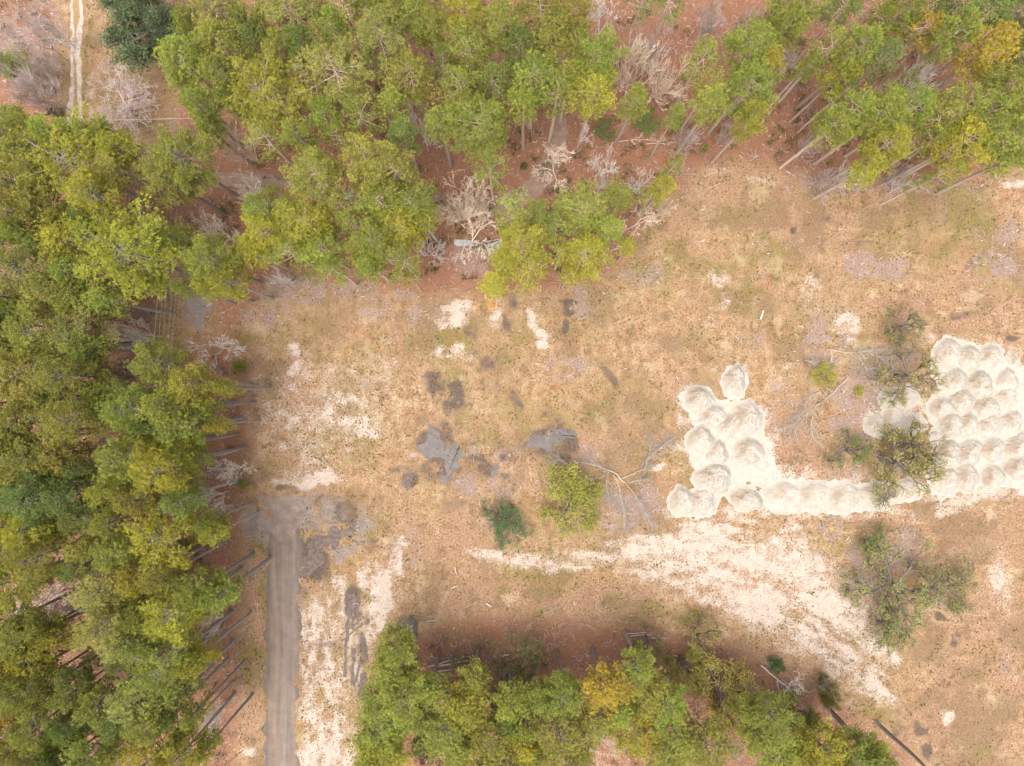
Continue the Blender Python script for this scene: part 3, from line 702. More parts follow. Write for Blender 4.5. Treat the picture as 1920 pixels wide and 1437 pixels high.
# zone: where-phrase, order axis, height, bark, entries (photo x, y, radius, tone) in photograph pixels of the crown
ZONES = [
 ('left of the gravel road', 'y', 26, 'grey', """215 978 32 O;315 1005 58 Y;395 980 16 G;85 1040 46 O;230 1030 34 G;15 1035 36 G;30 1085 40 Y;95 1085 44 O;205 1100 42 L;270 1085 30 Y;315 1075 28 O;375 1105 34 G;415 1112 24 G;342 1142 46 Y;275 1150 32 G;
  215 1168 46 L;258 1192 38 L;55 1190 42 O;82 1218 46 Y;30 1252 44 O;62 1285 40 G;120 1186 18 Y;325 1238 56 G;378 1230 26 Y;240 1232 20 D;270 1295 46 L;198 1308 34 G;240 1332 32 D;345 1288 20 G;18 1335 26 R;82 1350 42 G;290 1345 32 G;
  349 1371 20 G;185 1412 38 G;288 1415 34 Y;337 1415 42 Y;395 1396 16 G;62 1425 40 O;122 1432 30 D;228 1388 30 O;15 1385 30 O;150 1345 26 D;330 1330 24 D;12 1430 30 G;150 1250 20 D;250 1130 20 G;120 1390 28 G;370 1330 18 G;15 1290 36 O;18 1165 34 G;10 1225 34 O;145 1290 26 G;110 1420 30 O;160 1060 24 D;175 1020 24 O"""),
 ("in the left wood's middle", 'y', 26, 'grey', """90 628 46 O;160 640 46 L;205 606 20 O;20 655 34 O;60 698 52 O;132 706 44 O;180 690 26 O;10 605 26 G;55 795 44 O;15 757 24 G;150 790 44 O;197 765 22 G;75 855 44 O;125 852 40 O;170 832 18 O;15 872 36 O;80 932 46 B;138 930 30 B;10 940 36 G;12 988 30 Y;
  75 985 40 Y;122 977 28 G;162 970 24 D;225 912 34 Y;262 938 26 O;192 942 18 L;10 820 30 G;110 745 22 D;195 735 24 G;120 905 24 D;30 590 26 G;165 880 20 D;8 700 34 O;30 830 28 O;40 905 24 G;175 655 24 G;200 820 20 D;20 625 28 O"""),
 ("lining the clearing's left edge", 'y', 27, 'grey', """300 685 40 G;362 665 34 O;365 722 34 Y;430 728 14 Y;250 772 42 G;322 762 34 G;345 797 38 G;245 855 42 G;315 872 44 Y;350 832 26 G;346 905 18 G;372 860 18 G;395 760 16 G;410 800 14 Y;300 835 20 Y;345 938 24 D;405 1000 16 Y;290 800 18 D"""),
 ('near the grey gravel pad', 'y', 25, 'grey', """25 400 42 O;85 390 36 O;130 415 26 O;185 372 36 Y;135 457 36 Y;50 512 46 L;150 512 38 G;105 548 38 O;158 568 34 O;256 482 76 Y;335 450 26 G;395 492 42 G;432 532 30 Y;354 543 20 G;306 566 15 G;212 566 24 G;20 455 32 G;190 450 20 D;55 445 26 G;20 560 24 G;95 470 24 D;175 420 20 D;395 540 18 Y"""),
 ('beside the rutted driveway', 'y', 24, 'grey', """365 52 28 G;415 24 48 L;420 85 36 O;468 48 32 G;350 116 38 G;350 166 40 O;424 150 32 G;500 185 60 Y;338 216 34 G;380 207 24 G;345 300 54 G;325 345 40 O;145 312 76 Y;228 287 24 Y;180 256 30 G;105 258 24 G;35 257 34 G;48 292 32 O;30 226 22 G 16;28 182 28 B 9;40 116 18 G 8;10 126 22 D 9;45 4 24 G 9;30 345 35 O;80 330 26 O;400 245 24 G;440 190 24 G;390 120 22 O;230 325 24 O"""),
 ('in the wood along the top', 'x', 24, 'tan', """548 30 48 L;645 18 38 G;628 58 30 G;712 72 46 L;742 15 42 G;785 38 40 G;815 62 30 G;872 28 46 Y;880 105 46 G;940 50 38 G;632 135 68 L;772 142 46 O;862 172 44 O;742 200 25 G;612 222 28 G;680 215 36 G;925 160 34 D;592 15 26 G;700 130 22 D;570 90 28 D;835 125 22 D;
  505 262 32 O;560 258 28 G;688 298 48 O;600 326 48 O;825 240 28 G;858 285 28 G;908 240 56 G;922 320 32 G;755 258 28 D;790 200 20 O;745 322 40 O;640 262 24 G;530 95 30 G;480 85 28 D;690 5 30 G"""),
 ('in the top middle wood', 'x', 24, 'tan', """1010 30 46 O;1068 38 42 O;1032 88 42 O;1000 150 42 G;1042 182 32 G;1115 122 46 G;1110 178 50 Y;1188 192 22 G;1255 6 28 B;1205 6 30 B;975 95 30 D;1080 90 26 G;1065 150 24 O;1315 115 40 G;1400 98 50 G;1395 165 50 G;1405 226 28 Y;1328 205 26 G;1258 320 34 G;1238 355 20 Y;1262 225 15 G;985 200 24 G;1350 60 18 D;1330 165 26 O;1435 130 26 Y;1150 240 18 G"""),
 ('in the top right wood', 'x', 24, 'tan', """1480 20 42 G;1470 55 30 G;1578 20 28 B;1690 25 36 G;1640 10 28 G;1645 50 20 G;1552 95 30 G;1602 98 36 G;1650 115 28 B;1566 148 28 Y;1720 62 30 R;1782 72 38 G;1848 96 42 R;1790 15 36 B;1850 20 36 B;1902 30 36 B;1905 68 28 B;1900 122 32 B;1833 155 26 G;1885 170 38 G;1590 215 45 G;1642 225 40 G;1700 215 44 G;1800 210 46 G;
  1790 275 46 Y;1832 257 34 G;1550 245 28 G;1655 275 34 Y;1620 315 24 Y;1766 328 20 G;1885 265 40 G;1888 305 26 G;1710 346 14 G;1745 10 26 D;1680 70 24 G;1845 215 34 G;1750 225 30 O;1740 270 26 G;1905 225 34 G;1530 45 22 D;1510 130 18 G;1910 190 28 O;1520 10 30 G;1440 45 20 B;1760 110 18 D;1680 160 18 D;1580 175 18 D"""),
 ('between dirt track and clearing', 'x', 21, 'tan', """520 366 30 G;585 425 50 Y;500 440 42 Y;490 395 30 G;715 385 48 G;775 387 44 G;752 432 50 Y;700 457 42 G;610 472 44 G;625 507 26 G;550 476 34 G;755 492 36 G;695 497 22 G;590 520 12 G;660 420 26 G;670 470 26 Y;640 390 26 O;545 400 26 G;800 415 26 Y;475 470 26 Y;770 525 14 Y"""),
 ('right of the white junk', 'x', 18, 'tan', """965 403 44 G;1010 400 26 G;1090 400 48 G;1095 475 44 Y;975 455 50 Y;990 513 38 Y;930 533 22 Y;1065 518 18 Y;1163 370 24 G;1220 370 20 G;1177 467 14 Y;1040 425 34 G;1130 365 26 G;1050 480 24 Y;1135 430 24 G;945 490 22 Y;1205 405 16 Y"""),
 ('in the wood along the bottom', 'x', 18, 'dark', """745 1215 34 G;735 1262 40 G;755 1310 46 G;805 1290 26 G;720 1362 48 G;722 1405 46 Y;838 1365 46 G;872 1322 34 Y;882 1350 18 Y;918 1382 38 O;990 1357 26 G;985 1397 30 Y;1060 1300 38 G;900 1432 36 O;960 1432 34 O;1050 1372 42 O;1060 1422 40 O;1132 1285 36 R;1198 1246 28 G;1215 1295 36 O;1252 1322 38 G;1195 1368 52 Y;1120 1345 32 O;
  1320 1392 44 O;1270 1380 36 O;890 1270 28 O;955 1315 28 G;800 1340 26 D;700 1310 22 G;950 1350 24 D;1010 1410 26 G;860 1400 28 G;1160 1330 22 G;1010 1310 22 G;790 1390 30 D;1090 1400 24 O;1250 1415 34 O;700 1420 30 G;835 1300 22 O"""),
 ('in the wood at the bottom right', 'x', 18, 'dark', """1440 1335 40 G;1455 1408 44 G;1540 1397 42 Y;1592 1410 40 G;1642 1422 32 G;1390 1430 26 G;1500 1425 34 Y;1420 1375 28 G;1560 1428 30 Y;1400 1330 24 O;1620 1395 18 G"""),
]
KEEP = [(285, 160, 60), (312, 190, 44), (320, 560, 40), (325, 620, 44), (355, 620, 30), (300, 590, 26), (1160, 60, 40), (470, 335, 26), (535, 345, 16), (860, 385, 30), (920, 385, 24), (985, 355, 26), (1020, 320, 26), (1040, 280, 20), (1050, 235, 22), (200, 150, 60), (270, 140, 40), (230, 225, 45), (290, 245, 26), (115, 120, 40), (115, 190, 36),
        (315, 600, 32), (330, 645, 14), (370, 582, 30), (520, 305, 18), (866, 300, 20), (830, 330, 22), (1520, 62, 20), (1480, 262, 30), (1505, 305, 30), (1180, 255, 40), (1230, 285, 40), (1330, 290, 30),
        (60, 40, 60), (60, 165, 44), (222, 188, 60), (440, 265, 40), (462, 352, 38), (392, 425, 40), (784, 228, 28), (1135, 18, 44), (1188, 100, 50), (1252, 122, 50), (1225, 60, 36), (1472, 105, 34), (1418, 34, 36), (1340, 30, 36),
        (1094, 238, 34), (1045, 302, 40), (1137, 305, 36), (1128, 346, 22), (1208, 335, 26), (868, 378, 48), (884, 448, 62), (806, 472, 36), (1742, 136, 60), (388, 650, 40), (232, 622, 34), (215, 700, 32), (420, 884, 30), (390, 936, 28),
        (190, 840, 30), (85, 1128, 52), (130, 1110, 36), (378, 1362, 28), (1140, 1406, 42), (800, 1422, 32), (1384, 1418, 24), (190, 1225, 26), (200, 945, 18), (1195, 416, 30), (1256, 385, 28), (860, 1215, 60), (960, 1215, 60), (1060, 1215, 60), (820, 1245, 40)]


def clear(x, y, r):
    for a, b, q in KEEP:
        r = min(r, max(math.hypot(x - a, y - b) - 0.62 * q, 0))
    return r


BARK = {'grey': (0.29, 0.255, 0.24), 'tan': (0.50, 0.38, 0.30), 'dark': (0.24, 0.20, 0.18)}
SIZE = ((25, 'slender '), (44, ''), (999, 'broad '))


def pine(x, y, r, tone, h, bark, label, group, jitter=True, sparse=False):
    h = h * random.uniform(0.92, 1.06) * (0.72 + 0.28 * min(1.0, r / 34.0))
    zc = 0.80 * h
    c = at(x, y, zc)
    rm = r * S * (CAMZ - zc) / CAMZ * (1.12 if bark == 'tan' else 1.24)
    cls = 'S' if rm < 2.3 else 'M' if rm < 3.6 else 'B' if rm < 5.0 else 'X'
    if sparse: cls = 'T'
    R, tm, cm = random.choice(PINES[cls])
    k = rm / R
    t = root('pine_tree', (c.x, c.y, 0), random.uniform(0, 6.28), (k, k, h / 26.0))
    j = random.uniform(0.9, 1.1) * (1.02 if bark == "tan" else 0.95)
    kb = random.uniform(0.8, 1.15)
    tr = part('trunk', tm, t, tuple(v * kb for v in BARK[bark]))
    base = tuple(0.92 * v + 0.08 * (0.36, 0.36, 0.14)[q] for q, v in enumerate(TONE[tone][0]))
    cr = part('crown', cm, t, tuple(min(0.62, v * j * random.uniform(0.95, 1.05)) for v in base))
    tag(t, label, 'pine tree', group)
    return t


for where, axis, h, bark, txt in ZONES:
    items = [(float(e[0]), float(e[1]), float(e[2]), e[3], float(e[4]) if len(e) > 4 else h) for e in (e.split() for e in txt.replace('\n', ' ').split(';'))]
    items = [(q[0], q[1], clear(q[0], q[1], q[2]), q[3], q[4]) for q in items]
    items = [q for q in items if q[2] > 11]
    sets = {}
    for it in items:
        sz = next(n for lim, n in SIZE if it[2] < lim)
        sets.setdefault((sz, it[3]), []).append(it)
    for (sz, tone), lst in sets.items():
        lst.sort(key=lambda q: q[1] if axis == 'y' else q[0])
        for i, (x, y, r, _, hh) in enumerate(lst):
            look = sz + TONE[tone][1]
            n = len(lst)
            if n == 1: lab = 'only %s pine %s' % (look, where)
            else:
                a, z = ('top', 'bottom') if axis == 'y' else ('left', 'right')
                if i == 0: lab = '%smost of the %s pines %s' % (a, look, where)
                elif i == n - 1: lab = '%smost of the %s pines %s' % (z, look, where)
                elif i < n / 2: lab = '%s from %s of the %s pines %s' % (ORD[i], a, look, where)
                else: lab = '%s from %s of the %s pines %s' % (ORD[n - 1 - i], z, look, where)
            pine(x, y, r, tone, hh, bark, lab, 'pines ' + where, sparse=(bark == 'tan' and r < 40 and random.random() < 0.45))
# ------------------------------------------------------------------ bare trees
def bare_mesh(seed, H, R, kind):
    r = np.random.default_rng(seed)
    trunk = Tubes(); br = Tubes()
    par = {'round': (0.16, 6, 0.75, 0.10, 5), 'vase': (0.08, 9, 0.40, 0.22, 5), 'spread': (0.22, 5, 0.85, 0.02, 5), 'fan': (0.12, 7, 0.5, 0.2, 5), 'snag': (0.35, 4, 0.7, 0.05, 4), 'low': (0.05, 9, 0.95, 0.02, 4), 'dense': (0.08, 15, 0.85, 0.06, 6)}[kind]
    tl, n0, spread, up, depth = par

    def grow(p, d, L, rad, lev):
        k = 4
        pts = [p]
        q = p.copy(); dd = d.copy()
        for i in range(k - 1):
            dd = unit(dd + r.normal(0, 0.16 if kind != 'snag' else 0.3, 3) + [0, 0, up * 0.5])
            q = q + dd * L / (k - 1); pts.append(q)
        rr = np.linspace(rad, rad * 0.55, k)
        (trunk if lev == 0 else br).add(pts, np.maximum(rr, 0.011 if kind == 'dense' else 0.038 if kind == 'vase' else 0.030), 7 if lev == 0 else 5 if lev == 1 else 3)
        if lev >= depth: return
        nch = n0 if lev == 0 else r.integers(3, 5) if lev < 3 else r.integers(2, 5) if kind != 'dense' else r.integers(2, 4)
        for c in range(nch):
            f = 1.0 if (c == 0 and lev) else r.uniform(0.35, 1.0) if lev else r.uniform(0.75, 1.0)
            bp = np.array([np.interp(f * (k - 1), range(k), [a[j] for a in pts]) for j in range(3)])
            perp = unit(np.cross(dd, r.normal(0, 1, 3)))
            nd = unit(dd + perp * (spread * 1.5 if lev == 0 else spread) * r.uniform(0.6, 1.3))
            grow(bp, nd, L * (r.uniform(0.5, 0.78) if lev else (H * 0.33) / L * r.uniform(0.7, 1.1)), rad * (0.62 if lev else 0.5) * r.uniform(0.7, 1), lev + 1)
    grow(np.zeros(3), np.array([0, 0, 1.0]), H * tl, 0.016 * H + 0.03, 0)
    allv = np.concatenate(br.V)
    zs = H / allv[:, 2].max(); rs = R / np.percentile(np.linalg.norm(allv[:, :2], axis=1), 96)
    for T in (trunk, br):
        T.V = [v * np.array([rs, rs, zs]) for v in T.V]
    return trunk.mesh('trunk', M_TWIG), br.mesh('branches', M_TWIG)


BARE = {k: [bare_mesh(900 + 17 * i + s, H, R, k) for s in range(n)] for i, (k, H, R, n) in enumerate((('round', 10, 4, 3), ('vase', 16, 4, 3), ('spread', 10, 4, 3), ('fan', 14, 4, 2), ('snag', 13, 4, 2), ('low', 3, 4, 3), ('dense', 6, 4, 2)))}
BH = {'round': 10, 'vase': 16, 'spread': 10, 'fan': 14, 'snag': 13, 'low': 3, 'dense': 6}
SH = {'W': (0.74, 0.68, 0.62), 'P': (0.50, 0.405, 0.365), 'T': (0.70, 0.57, 0.44), 'N': (0.24, 0.15, 0.115), 'S': (0.44, 0.37, 0.31), 'K': (0.30, 0.25, 0.20)}


def bare(x, y, r, kind, sh, h, label, group='bare trees', name='bare_tree', cat='bare tree', f=0.72):
    zc = f * h
    c = at(x, y, zc)
    rm = r * S * (CAMZ - zc) / CAMZ
    tm, bm_ = random.choice(BARE[kind])
    t = root(name, (c.x, c.y, 0), random.uniform(0, 6.28), (rm / 4, rm / 4, h / BH[kind]))
    col = SH[sh]
    part('trunk', tm, t, tuple(v * 0.9 for v in col)); part('branches', bm_, t, tuple(min(v * 1.1, 0.8) for v in col))
    return tag(t, label, cat, group)


for a in ((45, 55, 52, 'spread', 'P', 15, 'grey bare tree spreading left of the rutted driveway near the top corner'),
          (70, 30, 34, 'round', 'P', 12, 'small grey bare tree close against the rutted driveway, top left'),
          (62, 165, 42, 'vase', 'P', 13, 'thin bare tree left of the driveway above the green pines'),
          (30, 95, 36, 'spread', 'P', 13, 'wide grey bare tree on the photo\'s left edge near the top'),
          (20, 150, 30, 'vase', 'P', 12, 'upright grey bare tree on the left edge below the wide one'),
          (85, 115, 26, 'round', 'P', 9, 'slight bare sapling on the left verge of the driveway'),
          (440, 265, 44, 'vase', 'T', 15, 'tan bare tree right of the power wires, below the orange leaf litter'),
          (462, 352, 40, 'fan', 'W', 14, 'white bare tree standing at the dirt track left of the middle'),
          (392, 425, 42, 'fan', 'W', 14, 'pale fan-shaped bare tree above the grey gravel pad'),
          (512, 512, 26, 'vase', 'W', 14, 'thin bare tree leaning at the clearing\'s upper left corner'),
          (784, 228, 27, 'round', 'W', 19, 'small white bare tree with long trunk among the green top pines'),
          (1135, 18, 44, 'spread', 'W', 17, 'white bare tree cut by the photo\'s top edge'),
          (1188, 100, 52, 'vase', 'T', 19, 'tall tan bare tree with many upright stems, left one of the tan pair'),
          (1252, 122, 52, 'vase', 'T', 18, 'tall tan bare tree with white trunk, right one of the tan pair'),
          (1225, 70, 36, 'vase', 'P', 18, 'faint pinkish bare tree behind the tall tan pair'),
          (1472, 105, 36, 'vase', 'P', 15, 'pinkish bare tree in the gap of the top right wood'),
          (1418, 34, 40, 'vase', 'P', 16, 'pinkish bare tree near the top edge right of the tan pair'),
          (1340, 30, 40, 'vase', 'P', 16, 'thin pinkish bare tree at the top edge, left of its pink neighbour'),
          (1094, 238, 30, 'snag', 'W', 15, 'white dead tree with one long arm beside the track\'s upper end'),
          (1045, 302, 46, 'spread', 'T', 9, 'yellowish bare tree spreading over the curve of the dirt track'),
          (1137, 305, 32, 'round', 'W', 13, 'bright white bushy bare tree right of the track curve'),
          (1128, 346, 20, 'round', 'W', 9, 'small white bare tree just below the bright white bushy one'),
          (1208, 335, 26, 'spread', 'W', 9, 'low bare tree left of the lone slim pine at the clearing edge'),
          (1256, 385, 30, 'vase', 'T', 9, 'pale bare tree at the clearing edge right of the pine clump'),
          (1195, 416, 38, 'spread', 'T', 7, 'wide low bare tree at the right tip of the pine clump'),
          (868, 374, 54, 'vase', 'T', 13, 'middle cream bare tree of many stems over the dirt track'),
          (846, 392, 34, 'vase', 'T', 13, 'left cream bare tree of many stems over the dirt track'),
          (900, 372, 32, 'vase', 'T', 12, 'right cream bare tree of many stems over the dirt track'),
          (884, 448, 58, 'spread', 'T', 7, 'wide cream bare tree over the white junk sheets'),
          (806, 472, 36, 'low', 'P', 4, 'low pinkish bare bush left of the white junk sheets'),
          (1742, 136, 58, 'fan', 'W', 17, 'large white fan-shaped bare tree in the top right wood'),
          (1665, 160, 18, 'vase', 'T', 12, 'small tan bare tree left of the large white fan-shaped one'),
          (388, 650, 44, 'spread', 'W', 14, 'grey bare tree at the clearing\'s left edge below the gravel pad'),
          (232, 622, 32, 'vase', 'W', 15, 'upper grey bare tree left of the pole-line cut'),
          (215, 700, 30, 'vase', 'K', 15, 'lower grey bare tree left of the pole-line cut'),
          (420, 884, 34, 'fan', 'W', 12, 'white bare tree leaning out toward the sandy clearing, lower left edge'),
          (404, 795, 18, 'vase', 'W', 12, 'small whitish bare tree in the trunks beside the clearing'),
          (390, 936, 30, 'round', 'W', 11, 'twiggy white bare tree just above the gravel road\'s end, left side'),
          (190, 840, 28, 'spread', 'P', 12, 'dull bare tree in the dark gap of the left wood'),
          (75, 1130, 50, 'spread', 'P', 17, 'wide grey bare tree at the photo\'s left edge in the lower wood'),
          (130, 1110, 38, 'spread', 'P', 15, 'grey bare tree right of the wide one in the lower left wood'),
          (395, 1176, 26, 'round', 'W', 9, 'small grey bare tree at the wood edge beside the road'),
          (378, 1362, 34, 'vase', 'W', 12, 'lowest grey bare tree at the wood edge beside the road'),
          (175, 1200, 26, 'vase', 'P', 12, 'thin bare tree in the reddish gap of the lower left wood'),
          (1140, 1406, 46, 'dense', 'T', 8, 'dense pale bare bush cut by the bottom edge'),
          (1384, 1418, 26, 'round', 'P', 9, 'small pinkish bare tree at the bottom edge right of the dense bush'),
          (800, 1422, 36, 'low', 'N', 8, 'brown bare bush at the bottom edge in the bottom wood'),
          (825, 1285, 18, 'vase', 'P', 8, 'thin pink bare sapling right of the leftmost bottom pines'),
          (1490, 1300, 36, 'snag', 'W', 8, 'crooked grey dead tree with twisting limbs at the bottom wood\'s edge'),
          (1565, 1290, 24, 'snag', 'K', 8, 'thin dead tree with forked limbs right of the crooked grey one'),
          (1525, 265, 24, 'vase', 'P', 10, 'bare sapling among the slanting trunks at the clearing\'s top edge'),
          (1560, 335, 30, 'vase', 'P', 8, 'grey bare bush at the foot of the slanting trunks'),
          (1600, 320, 24, 'vase', 'W', 9, 'pale forked bare tree among the slanting trunks'),
          (1695, 318, 26, 'vase', 'P', 8, 'bare bush under the last slanting trunks on the right'),
          (1700, 345, 18, 'vase', 'W', 7, 'small bare sapling at the foot of the right slanting trunks'),
          (1290, 255, 30, 'vase', 'P', 9, 'faint bare sapling behind the first slanting trunk'),
          (1000, 215, 20, 'snag', 'T', 14, 'thin crooked bare tree left of the track\'s upper end'),
          (1360, 250, 22, 'vase', 'P', 8, 'pink bare sapling between the two tan slanting trunks')):
    bare(*a)
bare(222, 188, 66, 'dense', 'P', 6, 'rounded mauve bare bush right of the rutted driveway', 'bare trees', 'bare_shrub', 'shrub', 0.55)


# fallen and lopped trees lying in the clearing
def lying(pts_list, label, sh, group='fallen trees in the clearing', name='fallen_tree', twigs=110, tw=1.7, seed=1, z=0.35):
    """pts_list: polylines (photo x, y) with a base radius; the first is the trunk"""
    r = np.random.default_rng(seed)
    tr = Tubes(); br = Tubes()
    for i, (pl, rad) in enumerate(pl_ for pl_ in pts_list):
        P = np.array([[gx(a), gy(b), z + 0.25 * (i > 0) + r.uniform(-0.05, 0.15)] for a, b in pl])
        k = (len(P) - 1) * 3 + 1
        u = np.linspace(0, len(P) - 1, k)
        Q = np.stack([np.interp(u, range(len(P)), P[:, j]) for j in range(3)], -1) + np.concatenate([r.normal(0, 0.07, (k, 2)), r.normal(0, 0.04, (k, 1))], 1)
        rad = rad * 0.5
        (tr if i == 0 else br).add(Q, np.linspace(rad, rad * 0.35, k), 7, cap=True)
        L = np.linalg.norm(P[-1] - P[0])
        for q in range(int(twigs * (1 if i else 0.6) * L / 6)):
            f = r.uniform(0.3, 1) * (k - 1)
            b = np.array([np.interp(f, range(k), Q[:, j]) for j in range(3)])
            d = unit(P[-1] - P[0]) + r.normal(0, 0.55, 3) * [1, 1, 0.35]
            d = unit(d)
            l = tw * r.uniform(0.5, 1.4)
            m = b + d * l * 0.5 + r.normal(0, 0.12, 3); e = b + d * l + r.normal(0, 0.25, 3)
            m[2] = abs(m[2]); e[2] = abs(e[2])
            br.add([b, m, e], [0.024, 0.018, 0.010], 3)
            for s_ in range(3):
                g = m + (e - m) * r.uniform(0, 1); h_ = g + unit(d + r.normal(0, 0.6, 3) * [1, 1, .4]) * l * 0.4
                h_[2] = abs(h_[2])
                br.add([g, h_], [0.014, 0.008], 3)
    cx, cy = gx(pts_list[0][0][0][0]), gy(pts_list[0][0][0][1])
    for T in (tr, br): T.V = [v - np.array([cx, cy, 0]) for v in T.V]
    t = root(name, (cx, cy, 0))
    part('trunk', tr.mesh('trunk', M_TWIG), t, SH[sh]); part('branches', br.mesh('branches', M_TWIG), t, SH[sh])
    return tag(t, label, 'fallen tree', group)


lying([([(1172, 905), (1150, 885), (1120, 873), (1088, 867)], 0.24), ([(1088, 867), (1066, 871), (1048, 862), (1036, 866)], 0.14), ([(1070, 870), (1062, 885), (1050, 895)], 0.1), ([(1163, 897), (1185, 888), (1206, 880), (1216, 858), (1240, 836), (1252, 826)], 0.14),
       ([(1216, 856), (1220, 828)], 0.06), ([(1130, 892), (1112, 898), (1090, 895), (1070, 888)], 0.1), ([(1150, 890), (1160, 915), (1168, 950), (1170, 985)], 0.12), ([(1172, 905), (1190, 930), (1206, 955), (1216, 978)], 0.09), ([(1140, 885), (1135, 905), (1142, 930)], 0.08),
       ([(1100, 900), (1098, 920), (1094, 930)], 0.06), ([(1172, 905), (1200, 900)], .06)], 'large pale dead tree lying with drooping twigs beside the yellow-green shrub oak', 'S', twigs=90, seed=3)
lying([([(1589, 708), (1560, 736), (1525, 765)], 0.16), ([(1525, 765), (1500, 785), (1480, 797), (1462, 802)], 0.1), ([(1545, 750), (1535, 735), (1520, 740), (1505, 765)], 0.06), ([(1525, 765), (1518, 790), (1522, 825)], 0.06), ([(1510, 776), (1496, 795), (1488, 812)], 0.06), ([(1535, 757), (1510, 770), (1490, 780)], 0.07)],
      'pale bare tree felled diagonally, its twigs fanning toward the middle sand piles', 'S', twigs=50, seed=5)
lying([([(1548, 656), (1580, 662), (1625, 660), (1660, 655)], 0.16), ([(1620, 660), (1650, 672), (1700, 670)], 0.1), ([(1600, 662), (1620, 690), (1640, 700)], 0.07), ([(1640, 662), (1670, 690)], 0.07), ([(1555, 660), (1556, 680)], 0.1), ([(1505, 676), (1515, 678), (1527, 681)], .08)],
      'grey dead limb pile lying above the felled pale tree, left of the upper oak', 'S', twigs=90, seed=6)
lying([([(1420, 1240), (1445, 1262), (1475, 1285), (1500, 1315)], 0.3), ([(1475, 1285), (1510, 1290), (1530, 1278), (1555, 1295)], 0.12), ([(1530, 1278), (1535, 1300), (1548, 1322)], 0.1), ([(1450, 1265), (1455, 1300), (1450, 1340)], 0.14), ([(1400, 1275), (1425, 1295), (1435, 1315)], .1), ([(1490, 1300), (1495, 1318), (1510, 1330)], .08)],
      'grey twisted fallen oak limb at the bottom right wood\'s edge', 'S', 'fallen trees in the clearing', twigs=25, seed=7, z=1.5)
lying([([(1118, 440), (1140, 470), (1128, 500)], 0.08), ([(1128, 480), (1165, 462)], 0.06)], 'small white dead limb at the foot of the bright clump pines', 'W', twigs=20, tw=1, seed=8)
lying([([(1150, 270), (1190, 262), (1240, 268)], 0.1), ([(1195, 262), (1205, 250), (1210, 240)], .06)], 'thin pale fallen tree across the red litter right of the white dead tree', 'T', twigs=20, tw=1.4, seed=9)
lying([([(1210, 272), (1245, 270), (1272, 266)], 0.09)], 'short pale fallen trunk nearest the first slanting trunk', 'T', twigs=10, tw=1.2, seed=10)
lying([([(1140, 340), (1170, 348), (1200, 362)], 0.12), ([(1165, 345), (1190, 350), (1215, 350)], 0.1), ([(1180, 355), (1195, 368)], 0.07)], 'grey branch pile behind the pine clump\'s right side', 'S', twigs=30, seed=11)
lying([([(1640, 355), (1665, 340), (1700, 325)], 0.1), ([(1600, 330), (1640, 300)], 0.08)], 'weathered branches fallen at the foot of the right-hand slanting trunks', 'P', twigs=35, seed=12)
lying([([(1020, 1150), (1035, 1142), (1050, 1135)], 0.1), ([(1035, 1142), (1038, 1158)], .05), ([(1000, 1165), (985, 1172), (1010, 1180)], .06)], 'forked mossy dead branch at the bottom wood\'s upper edge', 'S', twigs=14, tw=1, seed=13)


# logs
def log(x0, y0, x1, y1, rad, sh, label, group='logs on the ground', name='log', z=None, cat='log'):
    T = Tubes()
    p0 = np.array([gx(x0), gy(y0), rad + 0.03 if z is None else z]); p1 = np.array([gx(x1), gy(y1), rad + 0.03 if z is None else z])
    u = np.linspace(0, 1, 7)[:, None]
    Q = p0 + (p1 - p0) * u + np.concatenate([rng.normal(0, 0.04, (7, 2)), np.zeros((7, 1))], 1)
    T.add(Q - p0 * [1, 1, 0], np.linspace(rad, rad * 0.6, 7) * 0.8, 8, cap=True)
    o = part(name, T.mesh(name, M_TWIG), None, tuple(v * 0.75 for v in SH[sh])); o.location = (p0[0], p0[1], 0)
    return tag(o, label, cat, group)


